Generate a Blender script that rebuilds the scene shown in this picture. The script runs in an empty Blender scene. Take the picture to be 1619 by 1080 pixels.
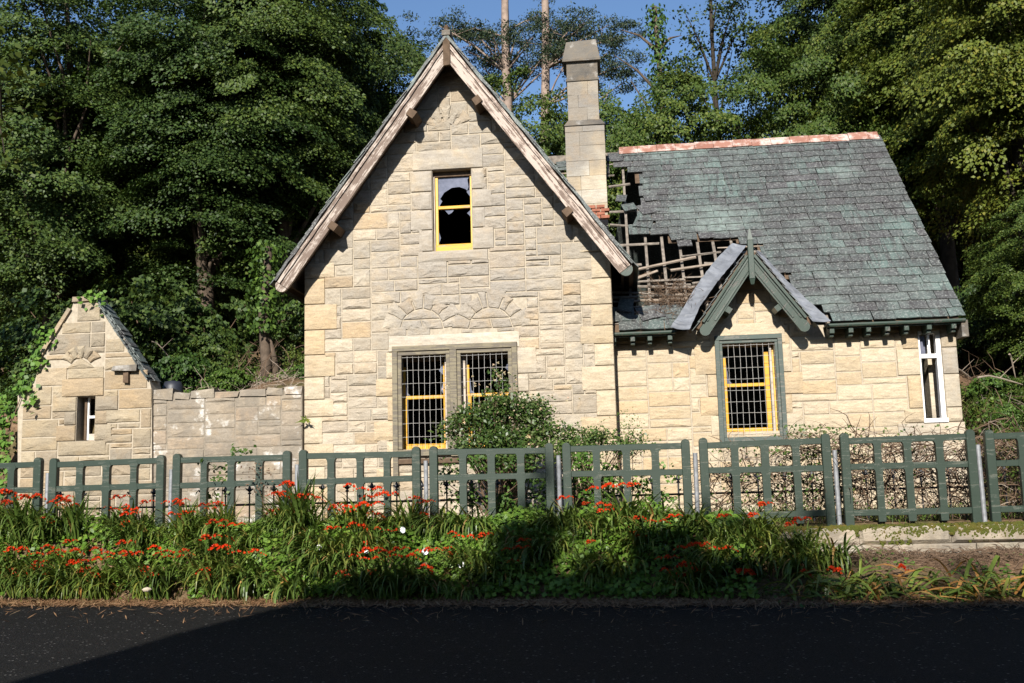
import bpy, math, random
import numpy as np
from mathutils import Vector, Matrix, noise
from mathutils.geometry import tessellate_polygon

random.seed(11)
RNG = np.random.default_rng(11)
SC = bpy.context.scene
COL = SC.collection

# ------------------------------------------------------------------ camera
FPX, YAW, PITCH, ROLL = 1640.0, math.radians(6.0), math.radians(8.0), math.radians(1.5)
CAM = Vector((0.0, 0.0, 1.5))
CR = (Matrix.Rotation(YAW, 3, 'Z') @ Matrix.Rotation(math.pi / 2 + PITCH, 3, 'X') @ Matrix.Rotation(-ROLL, 3, 'Z'))
cd = bpy.data.cameras.new('camera')
cam = bpy.data.objects.new('camera', cd)
COL.objects.link(cam)
cam.matrix_world = Matrix.Translation(CAM) @ CR.to_4x4()
cd.sensor_width = 36.0
cd.lens = 36.0 * FPX / 1619.0
cd.clip_start, cd.clip_end = 0.1, 2000.0
SC.camera = cam

# ------------------------------------------------------------------ sky, sun, exposure
SUN_EL, SUN_AZ = math.radians(30.0), math.radians(4.0)       # shines towards +Y and a little +X
w = bpy.data.worlds.new('World')
SC.world = w
w.use_nodes = True
nt = w.node_tree
bg = nt.nodes['Background']
sky = nt.nodes.new('ShaderNodeTexSky')
sky.sky_type = 'NISHITA'
sky.sun_disc = False
sky.sun_elevation = SUN_EL
sky.sun_rotation = math.radians(180.0) + SUN_AZ
sky.air_density = 1.0
sky.dust_density = 0.3
sky.ozone_density = 4.5
nt.links.new(sky.outputs[0], bg.inputs[0])
bg.inputs[1].default_value = 0.07
ld = bpy.data.lights.new('sun', 'SUN')
ld.energy = 5.0
ld.angle = math.radians(0.6)
ld.color = (1.0, 0.95, 0.87)
sun = bpy.data.objects.new('sun', ld)
COL.objects.link(sun)
sdir = Vector((math.sin(SUN_AZ) * math.cos(SUN_EL), math.cos(SUN_AZ) * math.cos(SUN_EL), -math.sin(SUN_EL)))
sun.rotation_euler = sdir.to_track_quat('-Z', 'Y').to_euler()
sun.location = (-3, -30, 30)
SC.view_settings.view_transform = 'Standard'
SC.view_settings.look = 'None'
SC.view_settings.gamma = 1.0
SC.view_settings.use_curve_mapping = False
SC.view_settings.exposure = 1.1
SC.render.engine = 'CYCLES'
SC.cycles.max_bounces = 6
SC.cycles.diffuse_bounces = 3
SC.cycles.glossy_bounces = 2
SC.cycles.transmission_bounces = 4

# ------------------------------------------------------------------ helpers


def at(u, v, Y):
    """world point on the vertical plane y = Y seen at photo pixel (u, v); used to take measurements off the photo"""
    d = CR @ Vector(((u - 809.5) / FPX, (540 - v) / FPX, -1.0))
    return CAM + d * (Y / d.y)


def on_plane(u, v, p0, n):
    d = CR @ Vector(((u - 809.5) / FPX, (540 - v) / FPX, -1.0))
    return CAM + d * ((p0 - CAM).dot(n) / d.dot(n))


def xz(u, v, Y):
    p = at(u, v, Y)
    return (p.x, p.z)


def rect_px(u0, v0, u1, v1, Y):
    a, b, c, d = at(u0, v0, Y), at(u1, v0, Y), at(u0, v1, Y), at(u1, v1, Y)
    return ((a.x + c.x) / 2, (c.z + d.z) / 2, (b.x + d.x) / 2, (a.z + b.z) / 2)     # x0 z0 x1 z1


class MB:
    def __init__(s):
        s.v, s.f = [], []

    def add(s, verts, faces):
        n = len(s.v)
        s.v.extend([tuple(q) for q in verts])
        s.f.extend([tuple(i + n for i in f) for f in faces])

    def box(s, x0, y0, z0, x1, y1, z1, j=0.0):
        r = (lambda: random.uniform(-j, j)) if j else (lambda: 0.0)
        vs = [(x + r(), y + r(), z + r()) for z in (z0, z1) for y in (y0, y1) for x in (x0, x1)]
        s.add(vs, [(0, 2, 3, 1), (4, 5, 7, 6), (0, 1, 5, 4), (1, 3, 7, 5), (3, 2, 6, 7), (2, 0, 4, 6)])

    def cham(s, x0, y0, z0, x1, y1, z1, c=0.008):
        """box with its front (-y) edges chamfered"""
        vs = [(x0, y1, z0), (x1, y1, z0), (x1, y1, z1), (x0, y1, z1),
              (x0, y0 + c, z0), (x1, y0 + c, z0), (x1, y0 + c, z1), (x0, y0 + c, z1),
              (x0 + c, y0, z0 + c), (x1 - c, y0, z0 + c), (x1 - c, y0, z1 - c), (x0 + c, y0, z1 - c)]
        fs = [(0, 3, 2, 1), (8, 9, 10, 11)]
        for a in range(4):
            b = (a + 1) % 4
            fs += [(a, b, 4 + b, 4 + a), (4 + a, 4 + b, 8 + b, 8 + a)]
        s.add(vs, fs)

    def tube(s, pts, radii, n=6, cap=True):
        pts = [Vector(p) for p in pts]
        m = len(pts)
        if not hasattr(radii, '__len__'):
            radii = [radii] * m
        base = len(s.v)
        prev = None
        for i, p in enumerate(pts):
            t = (pts[min(i + 1, m - 1)] - pts[max(i - 1, 0)])
            if t.length < 1e-9:
                t = Vector((0, 0, 1))
            t.normalize()
            a = prev if prev is not None else (Vector((1, 0, 0)) if abs(t.x) < 0.8 else Vector((0, 1, 0)))
            a = (a - t * a.dot(t)).normalized()
            prev = a
            b = t.cross(a)
            for k in range(n):
                an = 2 * math.pi * k / n
                s.v.append(tuple(p + (a * math.cos(an) + b * math.sin(an)) * radii[i]))
        for i in range(m - 1):
            for k in range(n):
                k2 = (k + 1) % n
                s.f.append((base + i * n + k, base + i * n + k2, base + (i + 1) * n + k2, base + (i + 1) * n + k))
        if cap:
            s.f.append(tuple(base + k for k in reversed(range(n))))
            s.f.append(tuple(base + (m - 1) * n + k for k in range(n)))

    def slab(s, outline, holes, y0, y1):
        """wall slab in the xz plane between y0 (front) and y1 (back), with holes"""
        loops = [outline] + holes
        polys = [[Vector((p[0], p[1], 0)) for p in l] for l in loops]
        flat = [p for l in loops for p in l]
        tris = tessellate_polygon(polys)
        n = len(flat)
        b = len(s.v)
        s.v.extend([(p[0], y0, p[1]) for p in flat])
        s.v.extend([(p[0], y1, p[1]) for p in flat])
        for t in tris:
            a, c, d = [Vector((flat[i][0], flat[i][1])) for i in t]
            cr = (c - a).cross(d - a)
            t = t if cr > 0 else (t[0], t[2], t[1])
            s.f.append(tuple(b + i for i in t))
            s.f.append(tuple(b + n + i for i in reversed(t)))
        o = 0
        for l in loops:
            m = len(l)
            for i in range(m):
                j = (i + 1) % m
                s.f.append((b + o + i, b + n + o + i, b + n + o + j, b + o + j))
            o += m

    def beam(s, p0, p1, up, wd, ht, j=0.0, c=0.0):
        """box along p0-p1; wd along the side, ht along up (centred)"""
        p0, p1, up = Vector(p0), Vector(p1), Vector(up)
        t = (p1 - p0).normalized()
        up = (up - t * up.dot(t)).normalized()
        sd = t.cross(up)
        vs = []
        for p in (p0, p1):
            for a, b in ((-1, -1), (1, -1), (1, 1), (-1, 1)):
                q = p + sd * (a * wd / 2) + up * (b * ht / 2)
                if j:
                    q = q + Vector([random.uniform(-j, j) for _ in range(3)])
                vs.append(q)
        s.add(vs, [(3, 2, 1, 0), (4, 5, 6, 7), (0, 1, 5, 4), (1, 2, 6, 5), (2, 3, 7, 6), (3, 0, 4, 7)])

    def build(s, name, mat, parent=None, smooth=False, kind=None):
        me = bpy.data.meshes.new(name)
        me.from_pydata(s.v, [], s.f)
        if mat:
            me.materials.append(mat)
        if smooth:
            me.polygons.foreach_set('use_smooth', [True] * len(me.polygons))
        me.update()
        return link(name, me, parent, kind)


def link(name, me, parent=None, kind=None):
    o = bpy.data.objects.new(name, me)
    COL.objects.link(o)
    if parent is not None:
        o.parent = parent
    if kind:
        o['kind'] = kind
    return o


def tag(o, label, cat, group=None):
    o['label'] = label
    o['category'] = cat
    if group:
        o['group'] = group
    return o


def thing(name, label, cat, loc=(0, 0, 0), rz=0.0, group=None):
    o = bpy.data.objects.new(name, None)
    COL.objects.link(o)
    o.location = loc
    o.rotation_euler = (0, 0, rz)
    return tag(o, label, cat, group)


def copy_tree(o, parent=None):
    c = o.copy()
    COL.objects.link(c)
    if parent is not None:
        c.parent = parent
    for ch in list(o.children):
        copy_tree(ch, c)
    return c


def np_mesh(name, verts, quads, mat):
    me = bpy.data.meshes.new(name)
    verts = np.asarray(verts, dtype=np.float32).reshape(-1, 3)
    quads = np.asarray(quads, dtype=np.int32)
    nq, k = quads.shape
    me.vertices.add(len(verts))
    me.vertices.foreach_set('co', verts.ravel())
    me.loops.add(nq * k)
    me.loops.foreach_set('vertex_index', quads.ravel())
    me.polygons.add(nq)
    me.polygons.foreach_set('loop_start', np.arange(nq, dtype=np.int32) * k)
    me.polygons.foreach_set('loop_total', np.full(nq, k, dtype=np.int32))
    me.materials.append(mat)
    me.update(calc_edges=True)
    return me


def unit(a):
    return a / np.maximum(np.linalg.norm(a, axis=-1, keepdims=True), 1e-9)


def leaf_arrays(c, nrm, dr, ln, wd):
    """rhombic leaves: centre, normal, direction, length, width -> verts, quads"""
    nrm = unit(nrm)
    dr = unit(dr - nrm * np.sum(dr * nrm, axis=1, keepdims=True))
    sd = np.cross(nrm, dr)
    ln, wd = ln[:, None], wd[:, None]
    p0 = c - dr * ln * 0.5
    p1 = c - dr * ln * 0.08 + sd * wd * 0.5 + nrm * wd * 0.12
    p2 = c + dr * ln * 0.5
    p3 = c - dr * ln * 0.08 - sd * wd * 0.5 + nrm * wd * 0.12
    v = np.stack([p0, p1, p2, p3], axis=1).reshape(-1, 3)
    q = np.arange(len(c) * 4).reshape(-1, 4)
    return v, q


# ------------------------------------------------------------------ materials


class NM:
    """small node-building helper"""

    def __init__(s, name):
        s.m = bpy.data.materials.new(name)
        s.m.use_nodes = True
        s.t = s.m.node_tree
        s.b = s.t.nodes['Principled BSDF']
        s.out = s.t.nodes['Material Output']

    def n(s, typ, **kw):
        nd = s.t.nodes.new(typ)
        for k, v in kw.items():
            setattr(nd, k, v)
        return nd

    def l(s, a, b):
        s.t.links.new(a, b)

    def pos(s):
        if not hasattr(s, '_p'):
            s._p = s.n('ShaderNodeNewGeometry')
        return s._p.outputs['Position']

    def island(s):
        s.pos()
        return s._p.outputs['Random Per Island']

    def rnd(s):
        o = s.n('ShaderNodeObjectInfo')
        return s.math('FRACT', s.math('ADD', o.outputs['Random'], s.island()))

    def math(s, op, a, b=None, clamp=False):
        nd = s.n('ShaderNodeMath', operation=op)
        nd.use_clamp = clamp
        for i, x in enumerate((a, b)):
            if x is None:
                continue
            if isinstance(x, (int, float)):
                nd.inputs[i].default_value = x
            else:
                s.l(x, nd.inputs[i])
        return nd.outputs[0]

    def mapping(s, vec, scale=(1, 1, 1), rot=(0, 0, 0)):
        nd = s.n('ShaderNodeMapping')
        nd.inputs['Scale'].default_value = scale
        nd.inputs['Rotation'].default_value = rot
        s.l(vec, nd.inputs['Vector'])
        return nd.outputs[0]

    def noise(s, scale, detail=4, rough=0.6, vec=None):
        nd = s.n('ShaderNodeTexNoise')
        nd.inputs['Scale'].default_value = scale
        nd.inputs['Detail'].default_value = detail
        nd.inputs['Roughness'].default_value = rough
        s.l(vec if vec is not None else s.pos(), nd.inputs['Vector'])
        return nd.outputs['Fac']

    def ramp(s, fac, stops, interp='LINEAR'):
        nd = s.n('ShaderNodeValToRGB')
        cr = nd.color_ramp
        cr.interpolation = interp
        while len(cr.elements) < len(stops):
            cr.elements.new(0.5)
        for e, (p, c) in zip(cr.elements, stops):
            e.position = p
            e.color = (c[0], c[1], c[2], 1) if hasattr(c, '__len__') else (c, c, c, 1)
        s.l(fac, nd.inputs[0])
        return nd.outputs[0]

    def mix(s, fac, a, b, mode='MIX'):
        nd = s.n('ShaderNodeMix', data_type='RGBA', blend_type=mode)
        for i, x in ((0, fac), (6, a), (7, b)):
            if isinstance(x, (int, float)):
                nd.inputs[i].default_value = x
            elif isinstance(x, tuple):
                nd.inputs[i].default_value = (x[0], x[1], x[2], 1)
            else:
                s.l(x, nd.inputs[i])
        return nd.outputs[2]

    def bump(s, h, strength=0.4, dist=0.02):
        nd = s.n('ShaderNodeBump')
        nd.inputs['Strength'].default_value = strength
        nd.inputs['Distance'].default_value = dist
        s.l(h, nd.inputs['Height'])
        s.l(nd.outputs[0], s.b.inputs['Normal'])

    def done(s, col, rough=0.85, spec=0.3):
        if isinstance(col, tuple):
            s.b.inputs['Base Color'].default_value = (col[0], col[1], col[2], 1)
        else:
            s.l(col, s.b.inputs['Base Color'])
        s.b.inputs['Roughness'].default_value = rough
        s.b.inputs['Specular IOR Level'].default_value = spec
        return s.m


def stone_mat(name, stops, grey=(0.27, 0.25, 0.215), grey_amt=0.5, lichen=0.0, bump=0.5, stain=None):
    k = NM(name)
    r = k.rnd()
    base = k.ramp(r, stops)
    big = k.noise(0.55, 3)
    mid = k.noise(3.5, 5)
    fine = k.noise(38, 5, 0.7)
    streak = k.noise(1.0, 5, 0.6, k.mapping(k.pos(), (5, 5, 22)))
    col = k.mix(k.math('MULTIPLY', k.ramp(big, [(0.42, 0.0), (0.62, 1.0)]), grey_amt), base, grey)
    if stain:       # sooty weathering bleached unevenly: its own patch on the wall, x, z, radii
        sx = k.n('ShaderNodeSeparateXYZ')
        k.l(k.pos(), sx.inputs[0])
        a = k.math('DIVIDE', k.math('SUBTRACT', sx.outputs[0], stain[0]), stain[2])
        b = k.math('DIVIDE', k.math('SUBTRACT', sx.outputs[2], stain[1]), stain[3])
        rr = k.math('SQRT', k.math('ADD', k.math('MULTIPLY', a, a), k.math('MULTIPLY', b, b)))
        rr = k.math('ADD', rr, k.math('MULTIPLY', k.math('SUBTRACT', mid, 0.5), 1.6))
        col = k.mix(k.math('MULTIPLY', k.ramp(rr, [(0.55, 1.0), (1.0, 0.0)]), 0.6), col, (0.29, 0.265, 0.235))
    col = k.mix(k.ramp(mid, [(0.5, 0.0), (0.75, 0.5)]), col, k.mix(0.5, col, (0.40, 0.25, 0.10)))
    col = k.mix(k.ramp(streak, [(0.3, 0.6), (0.62, 0.0)]), col, k.mix(0.65, col, (0.17, 0.135, 0.095)))
    col = k.mix(0.55, col, k.ramp(fine, [(0.25, 0.45), (0.75, 1.4 / 1.4)]), 'MULTIPLY')
    if lichen > 0:
        lm = k.math('MULTIPLY', k.ramp(k.noise(2.2, 6, 0.65), [(0.56, 0.0), (0.66, 0.85)]), lichen)
        col = k.mix(lm, col, (0.62, 0.60, 0.56))
        dk = k.math('MULTIPLY', k.ramp(k.noise(1.3, 6, 0.7, k.mapping(k.pos(), (1.3, 1, 1))), [(0.44, 0.0), (0.6, 1.0)]), 0.65)
        col = k.mix(dk, col, (0.13, 0.115, 0.095))
    h = k.math('ADD', k.math('MULTIPLY', fine, 0.3), k.math('ADD', k.noise(13, 6, 0.7), k.math('MULTIPLY', streak, 0.5)))
    k.bump(h, min(1.0, bump * 1.1), 0.036)
    return k.done(col, 0.92, 0.15)


M = {}
M['rubble'] = stone_mat('rock_faced_sandstone', [(0.0, (0.44, 0.365, 0.27)), (0.18, (0.36, 0.31, 0.245)), (0.34, (0.48, 0.41, 0.31)), (0.5, (0.30, 0.26, 0.205)), (0.62, (0.42, 0.345, 0.25)),
                                                 (0.80, (0.50, 0.43, 0.33)), (0.93, (0.41, 0.29, 0.165)), (1.0, (0.34, 0.285, 0.21))], grey_amt=0.6, bump=0.75, stain=(-2.9, 5.9, 2.0, 2.5))
M['ashlar'] = stone_mat('warm_sandstone', [(0.0, (0.47, 0.385, 0.27)), (0.3, (0.50, 0.42, 0.30)), (0.6, (0.43, 0.345, 0.23)),
                                           (0.93, (0.46, 0.345, 0.21)), (1.0, (0.51, 0.44, 0.33))], grey_amt=0.3, bump=0.55)
M['dressed'] = stone_mat('dressed_sandstone', [(0.0, (0.42, 0.36, 0.275)), (0.5, (0.45, 0.385, 0.295)), (0.85, (0.36, 0.315, 0.25)), (1.0, (0.43, 0.345, 0.23))],
                         grey_amt=0.55, bump=0.3, stain=(-2.9, 5.9, 2.0, 2.5))
M['pale'] = stone_mat('pale_lintel_stone', [(0.0, (0.46, 0.405, 0.325)), (1.0, (0.49, 0.435, 0.35))], grey_amt=0.45, bump=0.25)
M['weathered'] = stone_mat('weathered_wall_stone', [(0.0, (0.33, 0.27, 0.20)), (0.4, (0.27, 0.23, 0.18)), (0.7, (0.36, 0.27, 0.19)), (1.0, (0.30, 0.26, 0.20))],
                           grey=(0.2, 0.18, 0.15), grey_amt=0.6, lichen=0.9)
M['outhouse'] = stone_mat('outhouse_sandstone', [(0.0, (0.36, 0.30, 0.21)), (0.35, (0.31, 0.25, 0.165)), (0.6, (0.25, 0.215, 0.165)), (0.85, (0.34, 0.25, 0.15)), (1.0, (0.38, 0.32, 0.235))],
                          grey=(0.19, 0.17, 0.14), grey_amt=0.55, bump=0.6)
M['chimney'] = stone_mat('chimney_sandstone', [(0.0, (0.50, 0.44, 0.34)), (0.3, (0.40, 0.335, 0.24)), (0.55, (0.50, 0.46, 0.38)), (0.8, (0.33, 0.29, 0.235)), (1.0, (0.45, 0.36, 0.235))],
                         grey=(0.16, 0.15, 0.14), grey_amt=0.75, bump=0.35)
M['capstone'] = stone_mat('sooty_lichened_stone', [(0.0, (0.10, 0.092, 0.08)), (1.0, (0.125, 0.115, 0.10))], grey=(0.07, 0.066, 0.062), grey_amt=0.8, lichen=0.4)
M['plinth'] = stone_mat('plinth_stone', [(0.0, (0.32, 0.275, 0.21)), (1.0, (0.37, 0.31, 0.24))], grey=(0.14, 0.13, 0.095), grey_amt=0.9, lichen=0.25, bump=0.6)


def simple(name, col, rough=0.7, spec=0.3, var=0.25, scale=6.0, bump=0.0, metal=0.0):
    k = NM(name)
    f = k.noise(scale, 5, 0.6)
    c = k.mix(var, col, k.mix(1.0, col, k.ramp(f, [(0.3, 0.25), (0.7, 1.0)]), 'MULTIPLY'))
    if bump:
        k.bump(k.noise(scale * 6, 4), bump, 0.01)
    k.b.inputs['Metallic'].default_value = metal
    return k.done(c, rough, spec)


def mortar_mat():
    k = NM('lime_mortar')
    f = k.noise(14, 5)
    return k.done(k.ramp(f, [(0.3, (0.24, 0.205, 0.155)), (0.7, (0.36, 0.31, 0.24))]), 0.95, 0.1)


M['mortar'] = mortar_mat()
M['mortar_dark'] = simple('weathered_mortar', (0.24, 0.205, 0.16), 0.95, 0.1, 0.6, 9)


def paint(name, col, under, amt, rough=0.5, rot=0.0):
    """old paint that has flaked off along the grain; rot turns the grain about y"""
    k = NM(name)
    vec = k.mapping(k.pos(), (1, 1, 1), (0, rot, 0))
    g = k.noise(1.0, 6, 0.7, k.mapping(vec, (1.6, 20, 26)))
    s = k.noise(5, 5, 0.7)
    f = k.math('ADD', k.math('MULTIPLY', g, 0.65), k.math('MULTIPLY', s, 0.35))
    mask = k.ramp(f, [(0.62 - amt * 0.3, 0.0), (0.66 - amt * 0.3, 1.0)])
    c = k.mix(mask, k.mix(0.3, col, k.mix(1.0, col, k.ramp(s, [(0.3, 0.5), (0.7, 1.0)]), 'MULTIPLY')), under)
    k.bump(k.math('SUBTRACT', k.math('MULTIPLY', g, 0.5), mask), 0.35, 0.006)
    return k.done(c, rough, 0.3)


M['barge_left'] = paint('flaking_pink_paint_left', (0.36, 0.305, 0.26), (0.13, 0.095, 0.075), 0.50, 0.85, math.radians(54))
M['barge_right'] = paint('flaking_pink_paint_right', (0.39, 0.32, 0.27), (0.13, 0.095, 0.075), 0.44, 0.85, math.radians(-54))
M['green'] = paint('fence_green_paint', (0.020, 0.033, 0.023), (0.048, 0.055, 0.040), 0.24, 0.45)
M['dormer_green'] = paint('dormer_green_paint', (0.026, 0.042, 0.031), (0.05, 0.046, 0.038), 0.25, 0.45, math.radians(50))
M['frame_brown'] = paint('weathered_olive_frame', (0.17, 0.145, 0.095), (0.10, 0.085, 0.065), 0.45, 0.7)
M['frame_green'] = paint('weathered_green_frame', (0.055, 0.072, 0.062), (0.10, 0.10, 0.085), 0.35, 0.6)
M['yellow'] = paint('yellow_sash_paint', (0.50, 0.265, 0.020), (0.33, 0.21, 0.09), 0.3, 0.5)
M['yellow_pale'] = paint('faded_yellow_sash_paint', (0.50, 0.31, 0.06), (0.42, 0.27, 0.10), 0.2, 0.5)
M['white'] = paint('white_window_paint', (0.72, 0.70, 0.68), (0.40, 0.37, 0.33), 0.18, 0.5)
M['timber'] = simple('bare_grey_timber', (0.21, 0.18, 0.15), 0.9, 0.1, 0.8, 9, 0.3)
M['timber_dark'] = simple('old_brown_timber', (0.11, 0.075, 0.05), 0.9, 0.1, 0.6, 9, 0.3)
M['interior'] = simple('darkened_interior_plaster', (0.045, 0.036, 0.03), 0.95, 0.05, 0.7, 2)  # grimy rooms; darkness behind the openings is also put into this colour
M['lining'] = simple('pale_window_lining', (0.42, 0.36, 0.30), 0.7, 0.2, 0.5, 6)
M['iron'] = simple('black_painted_iron', (0.012, 0.014, 0.02), 0.45, 0.4, 0.5, 12)
M['wire'] = simple('galvanised_wire', (0.50, 0.48, 0.45), 0.5, 0.4, 0.5, 30)
M['galv'] = simple('galvanised_steel', (0.25, 0.26, 0.275), 0.55, 0.4, 0.6, 14, metal=0.3)
M['lead'] = simple('weathered_lead_sheet', (0.155, 0.165, 0.185), 0.6, 0.35, 0.6, 4, 0.25)
M['barrel'] = simple('dark_plastic', (0.018, 0.02, 0.028), 0.5, 0.4, 0.3, 5)
M['bark'] = simple('tree_bark', (0.10, 0.075, 0.055), 0.95, 0.1, 0.8, 5, 0.6)
M['bark_dark'] = simple('dark_tree_bark', (0.045, 0.036, 0.027), 0.95, 0.1, 0.8, 5, 0.6)
M['bark_pine'] = simple('pine_bark', (0.27, 0.205, 0.165), 0.95, 0.1, 0.7, 4, 0.6)
M['twig'] = simple('dry_brown_stems', (0.125, 0.083, 0.055), 0.9, 0.1, 0.6, 12)
M['twig_pale'] = simple('bleached_dead_wood', (0.26, 0.21, 0.165), 0.9, 0.1, 0.6, 8)
M['brick'] = simple('red_brick', (0.28, 0.11, 0.07), 0.9, 0.1, 0.6, 14, 0.3)


def glass_mat():
    k = NM('dirty_broken_glass')
    k.b.inputs['Alpha'].default_value = 1.0
    f = k.noise(7, 4)
    c = k.ramp(f, [(0.3, (0.06, 0.065, 0.09)), (0.7, (0.12, 0.125, 0.165))])
    return k.done(c, 0.12, 0.8)


M['glass'] = glass_mat()


def slate_mat():
    k = NM('welsh_green_slate')
    r = k.rnd()
    base = k.ramp(r, [(0.0, (0.056, 0.068, 0.064)), (0.3, (0.072, 0.095, 0.086)), (0.55, (0.090, 0.128, 0.115)), (0.75, (0.058, 0.061, 0.060)), (0.9, (0.070, 0.067, 0.068)), (1.0, (0.125, 0.162, 0.148))])
    grime = k.ramp(k.noise(0.62, 4, 0.55), [(0.40, 0.0), (0.56, 1.0)])
    drip = k.noise(1.0, 4, 0.65, k.mapping(k.pos(), (11, 1.6, 1.6)))
    spk = k.noise(26, 4, 0.75)
    c = k.mix(k.math('MULTIPLY', grime, k.ramp(drip, [(0.3, 1.0), (0.7, 0.35)])), base, (0.046, 0.043, 0.043))
    c = k.mix(k.math('MULTIPLY', k.ramp(drip, [(0.48, 0.0), (0.58, 1.0)]), 0.75), c, (0.036, 0.033, 0.033))
    c = k.mix(k.math('MULTIPLY', k.ramp(spk, [(0.53, 0.0), (0.62, 1.0)]), 0.55), c, (0.30, 0.31, 0.29))
    c = k.mix(0.5, c, k.ramp(k.noise(60, 3), [(0.3, 0.45), (0.7, 1.0)]), 'MULTIPLY')
    pale = k.math('MULTIPLY', k.ramp(k.noise(0.5, 4, 0.6, k.mapping(k.pos(), (1.0, 1.0, 1.6), (0.4, 0.3, 0.2))), [(0.52, 0.0), (0.66, 1.0)]), k.ramp(k.noise(7, 4, 0.7), [(0.35, 0.15), (0.65, 0.75)]))
    c = k.mix(pale, c, (0.165, 0.205, 0.185))
    k.bump(k.math('ADD', k.noise(9, 4), k.math('MULTIPLY', spk, 0.6)), 0.5, 0.012)
    return k.done(c, 0.62, 0.4)


M['slate'] = slate_mat()


def ridge_mat():
    k = NM('lichened_terracotta')
    r = k.rnd()
    c = k.ramp(r, [(0.0, (0.185, 0.085, 0.062)), (1.0, (0.23, 0.115, 0.085))])
    c = k.mix(k.ramp(k.noise(3.6, 6, 0.7), [(0.46, 0.0), (0.62, 0.9)]), c, (0.44, 0.36, 0.32))
    c = k.mix(k.ramp(k.noise(9, 4, 0.7), [(0.55, 0.0), (0.68, 0.6)]), c, (0.14, 0.08, 0.06))
    k.bump(k.noise(20, 4), 0.3, 0.01)
    return k.done(c, 0.9, 0.1)


M['ridge'] = ridge_mat()


def leaf_mat(name, a, b, c=None, trans=0.25, rough=0.55):
    k = NM(name)
    r = k.island()
    stops = [(0.0, a), (0.75, b), (1.0, c or b)]
    col = k.ramp(r, stops)
    o = k.n('ShaderNodeObjectInfo')
    col = k.mix(0.75, col, k.ramp(o.outputs['Random'], [(0.0, (0.45, 0.52, 0.45)), (0.35, (0.75, 0.82, 0.6)), (0.65, (1.0, 1.0, 0.85)), (1.0, (1.12, 1.0, 0.6))]), 'MULTIPLY')
    k.done(col, rough, 0.25)
    tr = k.n('ShaderNodeBsdfTranslucent')
    k.l(k.mix(1.0, col, (1.0, 1.0, 0.45), 'MULTIPLY'), tr.inputs[0])
    mx = k.n('ShaderNodeMixShader')
    mx.inputs[0].default_value = trans
    k.l(k.b.outputs[0], mx.inputs[1])
    k.l(tr.outputs[0], mx.inputs[2])
    k.l(mx.outputs[0], k.out.inputs[0])
    return k.m


M['leaf_dark'] = leaf_mat('sycamore_leaves', (0.024, 0.046, 0.012), (0.044, 0.075, 0.017), (0.070, 0.098, 0.020), 0.2)
M['leaf_mid'] = leaf_mat('hazel_leaves', (0.032, 0.056, 0.011), (0.060, 0.092, 0.017), (0.10, 0.118, 0.024), 0.22)
M['leaf_olive'] = leaf_mat('turning_maple_leaves', (0.055, 0.078, 0.013), (0.094, 0.120, 0.020), (0.135, 0.132, 0.022), 0.25)
M['leaf_pine'] = leaf_mat('pine_needles', (0.014, 0.026, 0.014), (0.026, 0.042, 0.020), (0.04, 0.05, 0.02), 0.1)
M['leaf_ivy'] = leaf_mat('ivy_leaves', (0.025, 0.055, 0.012), (0.055, 0.105, 0.018), (0.09, 0.15, 0.03))
M['leaf_bright'] = leaf_mat('bindweed_leaves', (0.055, 0.115, 0.020), (0.095, 0.185, 0.03), (0.14, 0.22, 0.05), 0.3, 0.45)
M['leaf_rose'] = leaf_mat('rose_leaves', (0.035, 0.068, 0.018), (0.075, 0.118, 0.028), (0.14, 0.16, 0.06), 0.22, 0.4)
M['blade'] = leaf_mat('montbretia_blades', (0.060, 0.100, 0.022), (0.115, 0.165, 0.040), (0.19, 0.18, 0.05), 0.3, 0.32)
M['blade_dry'] = leaf_mat('withered_blades', (0.20, 0.10, 0.035), (0.26, 0.14, 0.05), (0.30, 0.19, 0.08), 0.2)
M['flower'] = leaf_mat('orange_red_petals', (0.46, 0.022, 0.006), (0.56, 0.042, 0.008), (0.62, 0.085, 0.012), 0.3, 0.5)
M['white_petal'] = simple('white_petals', (0.80, 0.80, 0.82), 0.6, 0.2, 0.1, 5)
M['pink_petal'] = leaf_mat('faded_rose_petals', (0.46, 0.38, 0.29), (0.40, 0.32, 0.23), (0.58, 0.34, 0.32), 0.2, 0.6)
M['litter'] = leaf_mat('fallen_pine_needles', (0.16, 0.075, 0.04), (0.23, 0.12, 0.065), (0.30, 0.19, 0.11), 0.05)


def moss_mat():
    k = NM('green_brown_moss')
    c = k.ramp(k.noise(4, 6, 0.65), [(0.35, (0.085, 0.075, 0.018)), (0.52, (0.060, 0.072, 0.015)), (0.68, (0.13, 0.085, 0.025))])
    k.bump(k.noise(70, 4), 0.9, 0.03)
    return k.done(c, 1.0, 0.05)


M['moss'] = moss_mat()


def soil_mat():
    k = NM('leaf_litter_soil')
    a = k.noise(0.8, 5, 0.6)
    b = k.noise(14, 6, 0.7)
    c = k.ramp(b, [(0.3, (0.045, 0.029, 0.018)), (0.5, (0.13, 0.082, 0.050)), (0.7, (0.22, 0.145, 0.09))])
    c = k.mix(k.ramp(a, [(0.45, 0.0), (0.62, 0.6)]), c, (0.045, 0.060, 0.018))
    k.bump(b, 0.8, 0.06)
    return k.done(c, 1.0, 0.05)


M['soil'] = soil_mat()


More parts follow.
